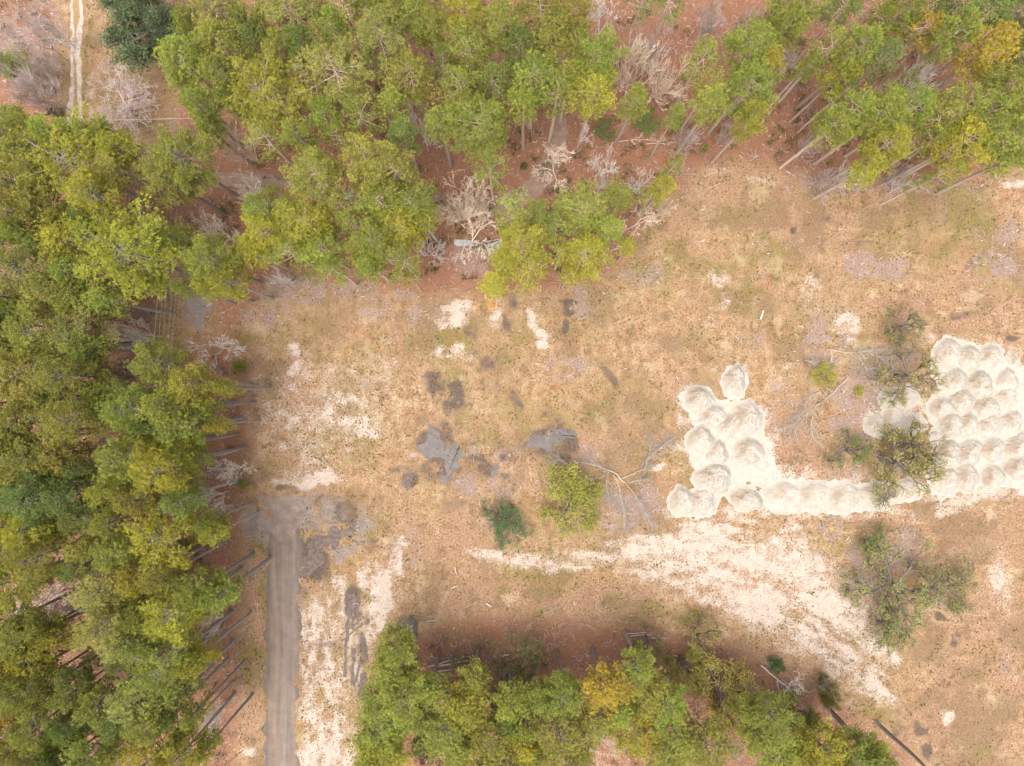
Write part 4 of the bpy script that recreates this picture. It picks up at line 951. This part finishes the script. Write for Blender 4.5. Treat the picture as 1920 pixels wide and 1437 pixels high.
for a in ((800, 1250, 880, 1228, 0.20, 'T', 'upper pale log of the stacked three at the bottom wood\'s edge'), (820, 1248, 884, 1237, 0.20, 'T', 'middle pale log of the stacked three at the bottom wood\'s edge'), (818, 1258, 860, 1253, 0.17, 'T', 'lowest pale log of the stacked three at the bottom wood\'s edge'),
          (938, 1230, 955, 1227, 0.14, 'W', 'short white log end right of the stacked three'), (1168, 1188, 1214, 1186, 0.10, 'W', 'upper long white pole log left of the yellowish oak'), (1180, 1192, 1222, 1190, 0.09, 'W', 'thin white pole log just under the upper long one'), (1222, 1196, 1250, 1197, 0.11, 'W', 'right white pole log at the bottom wood\'s edge'),
          (853, 1062, 856, 1078, 0.11, 'W', 'small upright-lying white stick near the sand strip'), (845, 1103, 858, 1097, 0.10, 'W', 'white stick lying flat above the brown strip'), (912, 1131, 922, 1138, 0.16, 'W', 'white chunk of wood on the brown strip'),
          (870, 1140, 900, 1125, 0.05, 'T', 'thin tan pole lying on the brown strip'), (770, 1150, 822, 1158, 0.05, 'T', 'thin tan pole lying below the white sand strip'), (806, 1224, 818, 1236, 0.08, 'W', 'short stick leaning in the red litter above the stacked logs'), (800, 1165, 822, 1163, .07, 'W', 'short white stick right of the dark pond'),
          (372, 1366, 420, 1322, 0.09, 'S', 'long straight pale pole lying beside the lower left wood'), (380, 1332, 420, 1390, 0.07, 'S', 'thin pale pole crossing the long straight one'), (437, 1317, 445, 1300, 0.05, 'T', 'small tan stick left of the road'), (446, 1390, 458, 1358, 0.04, 'T', 'yellowish thin stick left of the road'),
          (420, 1437, 458, 1406, 0.09, 'N', 'dark pole at the bottom edge left of the road'), (1585, 1015, 1592, 1004, 0.12, 'W', 'white stick above the bare grey patch near the sparse oak'), (1290, 1040, 1236, 1043, .05, 'W', 'thin pale stick on the big sand area'),
          (1335, 350, 1350, 345, 0.06, 'W', 'white stick on the grass below the first slanting trunk'), (838, 325, 875, 318, 0.08, 'T', 'thin pale log on red litter between tall bare trunks'), (1245, 487, 1254, 484, .07, 'W', 'small white stick right of the bright clump'), (660, 1133, 686, 1131, .05, 'W', 'white stick across the dark tyre ruts'),
          (1650, 785, 1600, 778, .06, 'K', 'thin dark branch on the brown ground left of the tan pile'), (955, 830, 962, 826, .05, 'T', 'small tan stick above the right puddle'), (1425, 600, 1430, 582, 0.22, 'W', 'short white stump piece on the grass above the lone sand pile'), (1476, 323, 1482, 326, .1, 'W', 'little white block at the slanting trunks\' feet'),
          (108, 229, 100, 226, .1, 'W', 'short white log left of the driveway end'), (574, 218, 573, 238, .12, 'T', 'broken pale snag in the top wood left of the middle'), (905, 455, 944, 447, .09, 'W', 'white branch by the junk sheets')):
    log(*a)


# ------------------------------------------------------------------ oaks and shrubs with leaves
def oak_mesh(seed, H, R, nleaf, limbs=6, flat=0.55, crad=0.75, k=26):
    r = np.random.default_rng(seed)
    T = Tubes(); tips = []

    def grow(p, d, L, rad, lev):
        pts = [p]; q = p.copy(); dd = d.copy()
        for i in range(4):
            dd = unit(dd + r.normal(0, 0.22, 3) + [0, 0, 0.03]); q = q + dd * L / 4; pts.append(q)
        T.add(pts, np.maximum(np.linspace(rad, rad * 0.6, 5), 0.025), 6 if lev < 2 else 3)
        if lev >= 2: tips.append(pts[-1]); tips.append(pts[2])
        if lev >= 4: return
        for c in range(3 if lev else limbs):
            f = r.uniform(0.5, 1) * 4
            bp = np.array([np.interp(f, range(5), [a[j] for a in pts]) for j in range(3)])
            if lev == 0:
                a = (c + r.uniform(-.3, .3)) / limbs * 6.28; nd = unit(np.array([math.cos(a), math.sin(a), r.uniform(0.1, 0.7)]))
            else: nd = unit(dd + unit(np.cross(dd, r.normal(0, 1, 3))) * r.uniform(0.4, 0.9) + [0, 0, 0.05])
            grow(bp, nd, (R * 0.42 if lev == 0 else L * r.uniform(0.6, 0.85)), rad * 0.55, lev + 1)
    grow(np.zeros(3), np.array([0, 0, 1.0]), H * 0.35, 0.3, 0)
    tips = np.array(tips)
    s_ = R / np.percentile(np.linalg.norm(tips[:, :2], axis=1), 93)
    zs = H * 0.92 / tips[:, 2].max()
    sc = np.array([s_, s_, zs])
    T.V = [v * sc for v in T.V]; tips = tips * sc
    sel = tips[r.choice(len(tips), min(nleaf, len(tips)), replace=False)]
    P = np.repeat(sel, k, 0); d = unit(r.normal(0, 1, P.shape))
    pos = P + d * r.uniform(0.2, 1, (len(P), 1)) * np.array([crad, crad, crad * flat])
    V, F, tint = blades(pos, unit(d + [0, 0, 0.6]), 3, 0.22, 0.055, 0.7, r)
    tint = 0.5 * tint + 0.5 * np.repeat(np.repeat(np.repeat(r.uniform(0, 1, len(sel)), k), 3), 3)
    return T.mesh('trunk', M_BARK), mesh_from('crown', V, F, M_LEAF, tint)


OAK_SPARSE = [oak_mesh(s_, 9, 5, 190, 8, 0.6, 0.6, 10) for s_ in (71, 72, 73)]
OAK_DENSE = [oak_mesh(s_, 9, 4, 300, 8, 0.8, 0.8, 15) for s_ in (81, 82)]


def oak(x, y, r, dense, h, colr, label, name='oak_tree', cat='oak tree', bark=(0.16, 0.125, 0.10), group=None, rz=None, i=None):
    zc = 0.7 * h; c = at(x, y, zc); rm = r * S * (CAMZ - zc) / CAMZ
    lst = OAK_DENSE if dense else OAK_SPARSE
    tm, cm = lst[i] if i is not None else random.choice(lst)
    R0 = 4 if dense else 5
    t = root(name, (c.x, c.y, 0), random.uniform(0, 6.28) if rz is None else rz, (rm / R0, rm / R0, h / 9))
    part('trunk', tm, t, bark); part('crown', cm, t, tuple(min(0.6, v * 1.75 + 0.02) for v in colr))
    return tag(t, label, cat, group)


oak(262, 38, 84, True, 13, (0.075, 0.105, 0.042), 'large dark green evergreen oak by the lawn at the top left')
oak(235, 15, 60, True, 12, (0.082, 0.112, 0.045), 'dark green oak crown cut by the top edge beside the driveway lawn')
oak(310, 50, 50, True, 12, (0.06, 0.09, 0.038), 'dark green oak squeezed between the big oak and the pale pines')
oak(1718, 705, 62, False, 9, (0.20, 0.175, 0.05), 'upper sparse olive oak over the edge of the right heap field')
oak(1705, 610, 36, False, 7, (0.12, 0.14, 0.05), 'small sparse green oak above the upper olive oak')
oak(1690, 868, 84, False, 10, (0.20, 0.178, 0.048), 'big sparse oak with olive leaves over the tan sand pile')
oak(1735, 840, 50, False, 9, (0.19, 0.165, 0.05), 'thin oak crown at the left edge of the heap rows')
oak(1610, 850, 44, False, 6, (0.12, 0.15, 0.035), 'small bright green oak left of the big sparse one')
oak(1690, 1105, 88, False, 9, (0.15, 0.155, 0.045), 'sparse green oak with dark limbs in the lower right field')
oak(1645, 1020, 40, False, 6, (0.15, 0.175, 0.045), 'small green oak above the bare grey patch, lower right')
oak(1675, 1185, 62, False, 7, (0.14, 0.15, 0.042), 'low green oak at the right edge of the big sand area')
oak(1780, 1120, 66, False, 7, (0.16, 0.155, 0.05), 'thin wide oak right of the dark-limbed one')
oak(1065, 965, 76, True, 7, (0.175, 0.165, 0.028), 'yellow-green shrub oak beside the large dead tree', i=0)
oak(946, 985, 46, False, 5, (0.055, 0.12, 0.03), 'dark green bush left of the yellow-green shrub oak', 'evergreen_shrub', 'shrub')
oak(935, 975, 36, False, 4, (0.05, 0.11, 0.03), 'second dark green bush hugging the shrub oak\'s left neighbour', 'evergreen_shrub', 'shrub')
oak(1362, 1300, 60, True, 11, (0.245, 0.205, 0.05), 'big yellowish live oak at the top of the bottom wood')
oak(1385, 1350, 40, True, 10, (0.26, 0.205, 0.05), 'yellowish live oak just below the big one')
oak(1322, 1205, 40, False, 9, (0.25, 0.22, 0.05), 'thin yellowish oak reaching up toward the sand')
oak(1290, 1262, 38, True, 9, (0.18, 0.165, 0.03), 'olive live oak left of the big yellowish one')
oak(1497, 1340, 46, True, 10, (0.15, 0.15, 0.03), 'green oak under the grey twisted limb')
oak(1572, 1308, 26, True, 8, (0.15, 0.14, 0.03), 'small oak beside the dark wet hollow at the bottom wood\'s tip')
oak(1222, 1215, 32, False, 8, (0.14, 0.15, 0.05), 'thin green oak by the white pole logs')
oak(1550, 704, 24, True, 3, (0.24, 0.22, 0.035), 'small yellow-green bush above the felled pale tree', 'shrub', 'shrub')
oak(1613, 734, 10, True, 1.2, (0.24, 0.24, 0.02), 'tiny bright green bush right of the felled pale tree', 'shrub', 'shrub')
oak(1460, 1258, 19, True, 3.5, (0.05, 0.10, 0.03), 'dark green bush beside the twisted limb', 'evergreen_shrub', 'shrub')
oak(1548, 1276, 14, True, 2.5, (0.06, 0.11, 0.03), 'little dark green bush above the dead tree at the bottom right', 'evergreen_shrub', 'shrub')
oak(985, 1235, 44, False, 10, (0.15, 0.15, 0.045), 'see-through olive tree above the bottom wood\'s middle')
oak(890, 1262, 42, False, 10, (0.15, 0.145, 0.045), 'see-through olive tree right of the stacked logs')
oak(950, 1300, 46, False, 10, (0.13, 0.14, 0.04), 'see-through green tree over red litter in the bottom wood')
oak(438, 688, 18, True, 4, (0.145, 0.155, 0.022), 'round green bush at the clearing\'s left edge', 'shrub', 'shrub')
oak(448, 905, 15, True, 3, (0.16, 0.16, 0.03), 'small green bush above the road\'s end', 'shrub', 'shrub')
oak(1215, 222, 26, True, 4, (0.12, 0.15, 0.03), 'low green bush between the tan trunks in the top wood', 'shrub', 'shrub')
oak(1135, 240, 22, True, 3, (0.11, 0.13, 0.035), 'low green bush behind the white dead tree', 'shrub', 'shrub')
oak(1265, 230, 12, True, 3, (0.16, 0.17, 0.03), 'small bright bush beside the first slanting trunk', 'shrub', 'shrub')
oak(1318, 278, 10, True, 2, (0.16, 0.17, 0.03), 'small green bush right of the first slanting trunk\'s foot', 'shrub', 'shrub')
oak(985, 310, 9, True, 2, (0.06, 0.085, 0.03), 'dark little bush on the inside of the track curve', 'shrub', 'shrub')
oak(260, 640, 20, True, 4, (0.09, 0.11, 0.03), 'dark bush by the upper grey bare tree', 'shrub', 'shrub')
oak(90, 165, 10, True, 3, (0.05, 0.07, 0.03), 'upper dark bush on the driveway\'s left verge', 'shrub', 'shrub')
oak(96, 208, 14, True, 3, (0.05, 0.07, 0.03), 'lower dark bush on the driveway\'s left verge', 'shrub', 'shrub')
oak(345, 1030, 24, True, 4, (0.10, 0.13, 0.025), 'green bush between pines left of the road\'s end', 'shrub', 'shrub')


# ------------------------------------------------------------------ tall trunks whose crowns stand outside the picture
T_ = Tubes()
b0 = at(1641, 1353, 0); top = at(1745, 1450, 13)
u = np.linspace(0, 1, 8)[:, None]
Q = np.array(b0) * (1 - u) + np.array(top) * u
Q = Q + np.concatenate([0.25 * np.sin(u * 3.1), -0.1 * np.sin(u * 6), 0 * u], 1) - np.array(b0)
T_.add(Q, np.linspace(0.34, 0.22, 8), 9, cap=True)
o = part('tree_trunk', T_.mesh('tree_trunk', M_BARK), None, (0.15, 0.12, 0.105)); o.location = b0
tag(o, 'bare dark tree trunk leaning out of the bottom right corner', 'tree trunk')

# ------------------------------------------------------------------ poles and wires
M_POLE = wood_mat('pole_timber')
M_WIRE = two_tone('wire_metal', (0.34, 0.30, 0.26), (0.42, 0.38, 0.33), 1, rough=0.5, bump=0)
M_METAL = two_tone('painted_steel', (0.10, 0.11, 0.12), (0.16, 0.17, 0.18), 3, rough=0.5, bump=0)
M_CERAM = two_tone('insulator_glaze', (0.45, 0.43, 0.40), (0.6, 0.58, 0.55), 5, rough=0.3, bump=0)


def box(name, lo, hi, mat, parent, bev=0.02, rot=0.0):
    import bmesh
    bm = bmesh.new(); bmesh.ops.create_cube(bm, size=1)
    for v in bm.verts: v.co = Vector([(lo[i] + hi[i]) / 2 + v.co[i] * (hi[i] - lo[i]) for i in range(3)])
    bmesh.ops.bevel(bm, geom=list(bm.edges), offset=bev, segments=2, affect='EDGES')
    me = bpy.data.meshes.new(name); bm.to_mesh(me); bm.free(); me.materials.append(mat)
    return part(name, me, parent, (0.3, 0.25, 0.2))


def pole(px, py, h, ang, label, arm=2.4, drum=False, pale=False):
    c = at(px, py, h)
    t = root('utility_pole', (c.x, c.y, 0), ang)
    T = Tubes(); z = np.linspace(0, h, 6); T.add(np.stack([0 * z, 0 * z, z], -1), np.linspace(0.17, 0.11, 6), 10, cap=True)
    part('pole', T.mesh('pole', M_POLE), t, (0.16, 0.13, 0.11))
    if arm:
        a = box('crossarm', (-arm / 2, -0.075, h - 0.45), (arm / 2, 0.075, h - 0.29), M_CERAM if pale else M_POLE, t)
        for x in (-arm / 2 + 0.15, -arm / 6, arm / 6, arm / 2 - 0.15):
            I = Tubes(); I.add([[x, 0, h - 0.29], [x, 0, h - 0.2], [x, 0, h - 0.08]], [0.05, 0.075, 0.04], 8, cap=True)
            part('insulator', I.mesh('insulator', M_CERAM), a)
    if drum:
        D = Tubes(); D.add([[-0.35, 0.3, h - 1.7], [-0.35, 0.3, h - 1.66], [-0.35, 0.3, h - 0.8], [-0.35, 0.3, h - 0.74]], [0.27, 0.3, 0.3, 0.22], 14, cap=True)
        part('transformer', D.mesh('transformer', M_METAL), t)
        for k in range(3):
            B = Tubes(); B.add([[0.1 + 0.3 * k, -0.1, h - 0.25], [0.1 + 0.3 * k, 0.7, h - 0.2]], 0.035, 5, cap=True)
            part('fuse_arm', B.mesh('fuse_arm', M_CERAM), t)
    return tag(t, label, 'utility pole', 'utility poles of the power line')


def wire(p0, p1, sag, rad, label, group):
    a, b = Vector(p0), Vector(p1)
    u = np.linspace(0, 1, 24)
    P = np.array(a)[None] * (1 - u[:, None]) + np.array(b)[None] * u[:, None]
    P[:, 2] -= sag * 4 * u * (1 - u)
    T = Tubes(); T.add(P - np.array(a), rad, 5)
    o = part('power_wire', T.mesh('power_wire', M_WIRE)); o.location = a
    return tag(o, label, 'power wire', group)


PA, PB = at(302, 726, 12), at(236, 1130, 12)
line = (PA - PB).normalized(); la = math.atan2(line.y, line.x) - math.pi / 2
pole(302, 726, 12, la, 'utility pole with dark transformer among pines at the clearing\'s left', 2.4, True)
pole(236, 1130, 12, la, 'utility pole with pale crossarm in the lower left wood', 2.6, False, True)
pole(169, 222, 7.5, 0, 'short service pole at the driveway end by the bare bush', 0)
side = Vector((math.cos(la), math.sin(la), 0))
PC = at(332, 205, 12); PD = at(222, 1500, 12)
for k, off in enumerate((-1.05, -0.4, 0.4, 1.05)):
    wh = ('leftmost', 'second from left', 'third from left', 'rightmost')[k]
    o_ = side * off + Vector((0, 0, -0.1))
    wire(PA + o_, PC + o_, 0.8, 0.011, '%s of the long wires running up from the transformer pole' % wh, 'wires up from the transformer pole')
    wire(PB + o_, PA + o_, 0.8, 0.011, '%s of the long wires between the two utility poles' % wh, 'wires between the utility poles')
    wire(PD + o_, PB + o_, 0.8, 0.011, '%s of the wires running down from the pale-armed pole' % wh, 'wires down from the pale-armed pole')
wire(at(296, 548, 9), at(287, 660, 9), 0.05, 0.03, 'thick pale cable beside the wires left of the gravel pad', 'wires up from the transformer pole')
for k in range(4):
    wire(at(212 + 2 * k, 264 + 13 * k - 2, 9), at(330, 226 + 8 * k, 9.5), 0.25, 0.02, '%s of the four parallel wires under the bare bush' % ('topmost', 'second from top', 'third from top', 'lowest')[k], 'parallel wires slanting across the lawn')
wire(at(172, 224, 7), at(432, 219, 9), 0.5, 0.03, 'upper of the two horizontal cables at the bare bush', 'horizontal cables from the service pole')
wire(at(172, 225.5, 6.8), at(330, 221.5, 9), 0.3, 0.03, 'lower of the two horizontal cables at the bare bush', 'horizontal cables from the service pole')

# ------------------------------------------------------------------ junk
M_SHEETMETAL = two_tone('weathered_sheet', (0.28, 0.27, 0.27), (0.42, 0.41, 0.41), 1.2, rough=0.55)


def junk(cx, cy, wpx, hpx, ang, z, label, n=3):
    t = root('metal_sheet_pile', (gx(cx), gy(cy), 0), math.radians(ang))
    for k in range(n):
        a, b = wpx * S / 2 * random.uniform(0.75, 1), hpx * S / 2 * random.uniform(0.7, 1)
        xs = np.linspace(-a, a, 30); ys = np.array([-b, b])
        X, Y = np.meshgrid(xs, ys, indexing='ij')
        Z = 0.05 * np.sin(X * 12) + z + 0.12 * k
        V = np.stack([X, Y, Z], -1).reshape(-1, 3); V2 = V - [0, 0, 0.03]
        i = np.arange(29) * 2
        F = np.stack([i, i + 2, i + 3, i + 1], -1); F2 = F[:, ::-1] + len(V)
        o = part('metal_sheet', mesh_from('metal_sheet', np.concatenate([V, V2]), np.concatenate([F, F2]), M_SHEETMETAL), t)
        o.rotation_euler = (random.uniform(-.05, .05), random.uniform(-.05, .05), random.uniform(-.15, .15)); o.location = (random.uniform(-.4, .4), random.uniform(-.3, .3), 0)
    return tag(t, label, 'metal sheets', 'white junk sheets under the bare tree')


junk(876, 456, 42, 11, 2, 0.25, 'long pale grey metal sheets under the wide cream bare tree')
junk(930, 464, 32, 16, 28, 0.4, 'crumpled white metal sheets right of the long pale ones')
junk(60, 340, 40, 18, -25, 0.4, 'grey metal sheets half hidden by pines at the left edge', 2)
junk(652, 370, 14, 9, 10, 0.3, 'small white metal sheet beside the dirt track', 2)
# scrap: a white crate-like box by the gravel pad
t = root('fallen_sign', (gx(395), gy(572), 0), 0.5)
box('board', (-0.5, -0.05, 0.05), (0.5, 0.05, 0.45), M_CERAM, t); box('stake', (-0.05, -0.03, 0.02), (0.03, 0.6, 0.09), M_CERAM, t)
tag(t, 'small white fallen sign on the right tip of the gravel pad', 'sign')


# ------------------------------------------------------------------ growth nobody could count
def scatter(n, ok, x0=-88, x1=88, y0=-66, y1=66):
    x = rng.uniform(x0, x1, n); y = rng.uniform(y0, y1, n)
    k = ok(x, y)
    return np.stack([x[k], y[k], np.zeros(k.sum())], -1)


def stuff(name, V, F, mat, tint, color, label, cat):
    o = part(name, mesh_from(name, V, F, mat, tint), None, color)
    return tag(o, label, cat, None, 'stuff')


def blocked(x, y):
    px, py = x / S + 960, 718.5 - y / S
    road = (px > 495) & (px < 565) & (py > 930)
    heaps = (sample('sand', x, y) > 0.75) | ((px > 1280) & (px < 1450) & (py > 680) & (py < 965)) | ((px > 1735) & (py > 635) & (py < 925)) | ((px > 1430) & (px < 1735) & (py > 898) & (py < 960))
    drive = (px > 126) & (px < 158) & (py < 250)
    return road | heaps | drive


def open_ground(x, y):
    return (sample('straw', x, y) < 0.4) & (sample('dark', x, y) < 0.6) & (sample('sand', x, y) < 0.5 * rng.uniform(0.4, 1, x.shape)) & (~blocked(x, y)) & (fbm(x / 3, y / 3, 55) > 0.42)


P = scatter(60000, open_ground)
V, F, tint = blades(P, np.tile([0, 0, 1.0], (len(P), 1)), 4, 0.30, 0.026, 0.75, rng)
stuff('dry_grass', V, F, M_GRASSBLADE, tint, (0.34, 0.235, 0.125), 'short dry tan grass over the open clearing', 'grass')


def weed_ok(x, y):
    g = sample('green', x, y) + 0.35 * (fbm(x / 6, y / 6, 77) > 0.55) + 0.06
    g = g * np.clip((fbm(x / 1.8, y / 1.8, 88, 3) - 0.42) * 7, 0, 2.2)
    return (rng.uniform(0, 1, x.shape) < g) & (sample('straw', x, y) < 0.7) & ~blocked(x, y)


P = scatter(60000, weed_ok)
P[:, 2] = 0
V, F, tint = blades(P, np.tile([0, 0, 0.7], (len(P), 1)), 9, 0.27, 0.05, 0.8, rng)
stuff('green_weeds', V, F, M_GRASSBLADE, tint, (0.17, 0.16, 0.035), 'small green weed tufts dotting the clearing', 'weeds')


def sandweed_ok(x, y):
    px, py = x / S + 960, 718.5 - y / S
    near = (sample('sand', x, y) > 0.4) & (py > 960)
    fr = (px > 1435) & (px < 1560) & (py > 780) & (py < 905)
    return (near & (rng.uniform(0, 1, x.shape) < 0.35)) | (fr & (rng.uniform(0, 1, x.shape) < 0.5))


P = scatter(26000, sandweed_ok)
V, F, tint = blades(P, np.tile([0, 0, 0.7], (len(P), 1)), 7, 0.26, 0.04, 0.8, rng)
stuff('sand_weeds', V, F, M_GRASSBLADE, tint, (0.23, 0.145, 0.065), 'brown withered weeds dotted over the bare sand', 'weeds')


def sticks(n, ok, L, rad, seed, zmax):
    r = np.random.default_rng(seed)
    P = scatter(n, ok)
    a = r.uniform(0, 6.28, len(P)); l = L * r.uniform(0.4, 1.4, len(P))
    d = np.stack([np.cos(a) * l, np.sin(a) * l, r.uniform(0, zmax, len(P))], -1)
    side = unit(np.cross(d, [0, 0, 1.0])) * rad
    up = np.array([0, 0, rad])
    p0 = P + [0, 0, rad]
    V = np.stack([p0 - side, p0 + side, p0 + up * 1.5, p0 + d * 0.5 + side + r.normal(0, 0.06, P.shape), p0 + d], 1)
    base = np.arange(len(P))[:, None] * 5
    F = np.concatenate([base + [0, 1, 3], base + [1, 2, 3], base + [2, 0, 3], base + [0, 3, 4], base + [3, 2, 4]])
    return V.reshape(-1, 3), F


def brush_ok(x, y):
    return (rng.uniform(0, 1, x.shape) < 0.9 * sample('lilac', x, y) + 0.5 * sample('straw', x, y) + 0.03) & ~blocked(x, y)


V, F = sticks(80000, brush_ok, 0.75, 0.016, 5, 0.25)
stuff('fallen_twigs', V, F, M_TWIG, None, (0.47, 0.37, 0.31), 'pale dead twigs littering the ground', 'twigs')


def wood_ok(x, y):
    return (sample('straw', x, y) > 0.75) & (fbm(x / 4, y / 4, 66) > 0.47) & ~blocked(x, y)


P = scatter(3600, wood_ok)
r_ = rng
Q = np.repeat(P, 14, 0)
Q[:, :2] += r_.normal(0, 0.4, (len(Q), 2)); Q[:, 2] = r_.uniform(0.15, 1.7, len(Q)) * np.repeat(r_.uniform(0.3, 1.0, len(P)), 14)
V, F, tint = blades(Q, np.tile([0, 0, 0.5], (len(Q), 1)), 5, 0.30, 0.06, 0.9, rng)
stuff('undergrowth', V, F, M_LEAF, tint, (0.115, 0.125, 0.032), 'low green undergrowth on the forest floor', 'undergrowth')
P = scatter(5200, lambda x, y: (sample('straw', x, y) > 0.5) & (fbm(x / 5, y / 5, 67) > 0.45) & ~blocked(x, y))
Q = np.repeat(P, 9, 0)
Q = Q + r_.normal(0, 0.25, Q.shape) * [1, 1, 0]
V, F, tint = blades(Q, np.tile([0, 0, 1.0], (len(Q), 1)), 1, 2.6, 0.034, 0.42, rng)
stuff('bare_saplings', V, F, M_TWIG, None, (0.48, 0.36, 0.30), 'thin leafless saplings in the woods', 'saplings')

# ------------------------------------------------------------------ light, sky, camera
ELEV, AZ = math.radians(74), math.radians(215)      # a veiled sun, high in the south-west
w = bpy.data.worlds.new('World'); scene.world = w; w.use_nodes = True
nt = w.node_tree
bg = nt.nodes['Background']
sky = nt.nodes.new('ShaderNodeTexSky'); sky.sky_type = 'NISHITA'; sky.sun_disc = False
sky.sun_elevation = ELEV; sky.sun_rotation = AZ
sky.dust_density = 6.0; sky.air_density = 1.0; sky.ozone_density = 1.0
hs = nt.nodes.new('ShaderNodeHueSaturation'); hs.inputs['Saturation'].default_value = 0.30
nt.links.new(sky.outputs[0], hs.inputs['Color']); nt.links.new(hs.outputs[0], bg.inputs[0])
bg.inputs[1].default_value = 0.15
ld = bpy.data.lights.new('sun', 'SUN'); ld.energy = 1.0; ld.angle = math.radians(60); ld.color = (1.0, 0.95, 0.88)
lo = bpy.data.objects.new('sun', ld); link(lo)
dirv = Vector((math.sin(AZ) * math.cos(ELEV), math.cos(AZ) * math.cos(ELEV), math.sin(ELEV)))
lo.rotation_euler = dirv.to_track_quat('Z', 'Y').to_euler(); lo.location = (0, 0, 200)
cd = bpy.data.cameras.new('camera'); cd.lens = 25.0; cd.sensor_width = 36.0; cd.clip_end = 5000
co = bpy.data.objects.new('camera', cd); link(co); co.location = (0, 0, CAMZ); co.rotation_euler = (0, 0, 0)
scene.camera = co
scene.view_settings.view_transform = 'Standard'; scene.view_settings.look = 'None'
scene.view_settings.exposure = 1.13; scene.view_settings.gamma = 1.0
scene.cycles.max_bounces = 5; scene.cycles.diffuse_bounces = 4; scene.cycles.transmission_bounces = 4; scene.cycles.glossy_bounces = 2
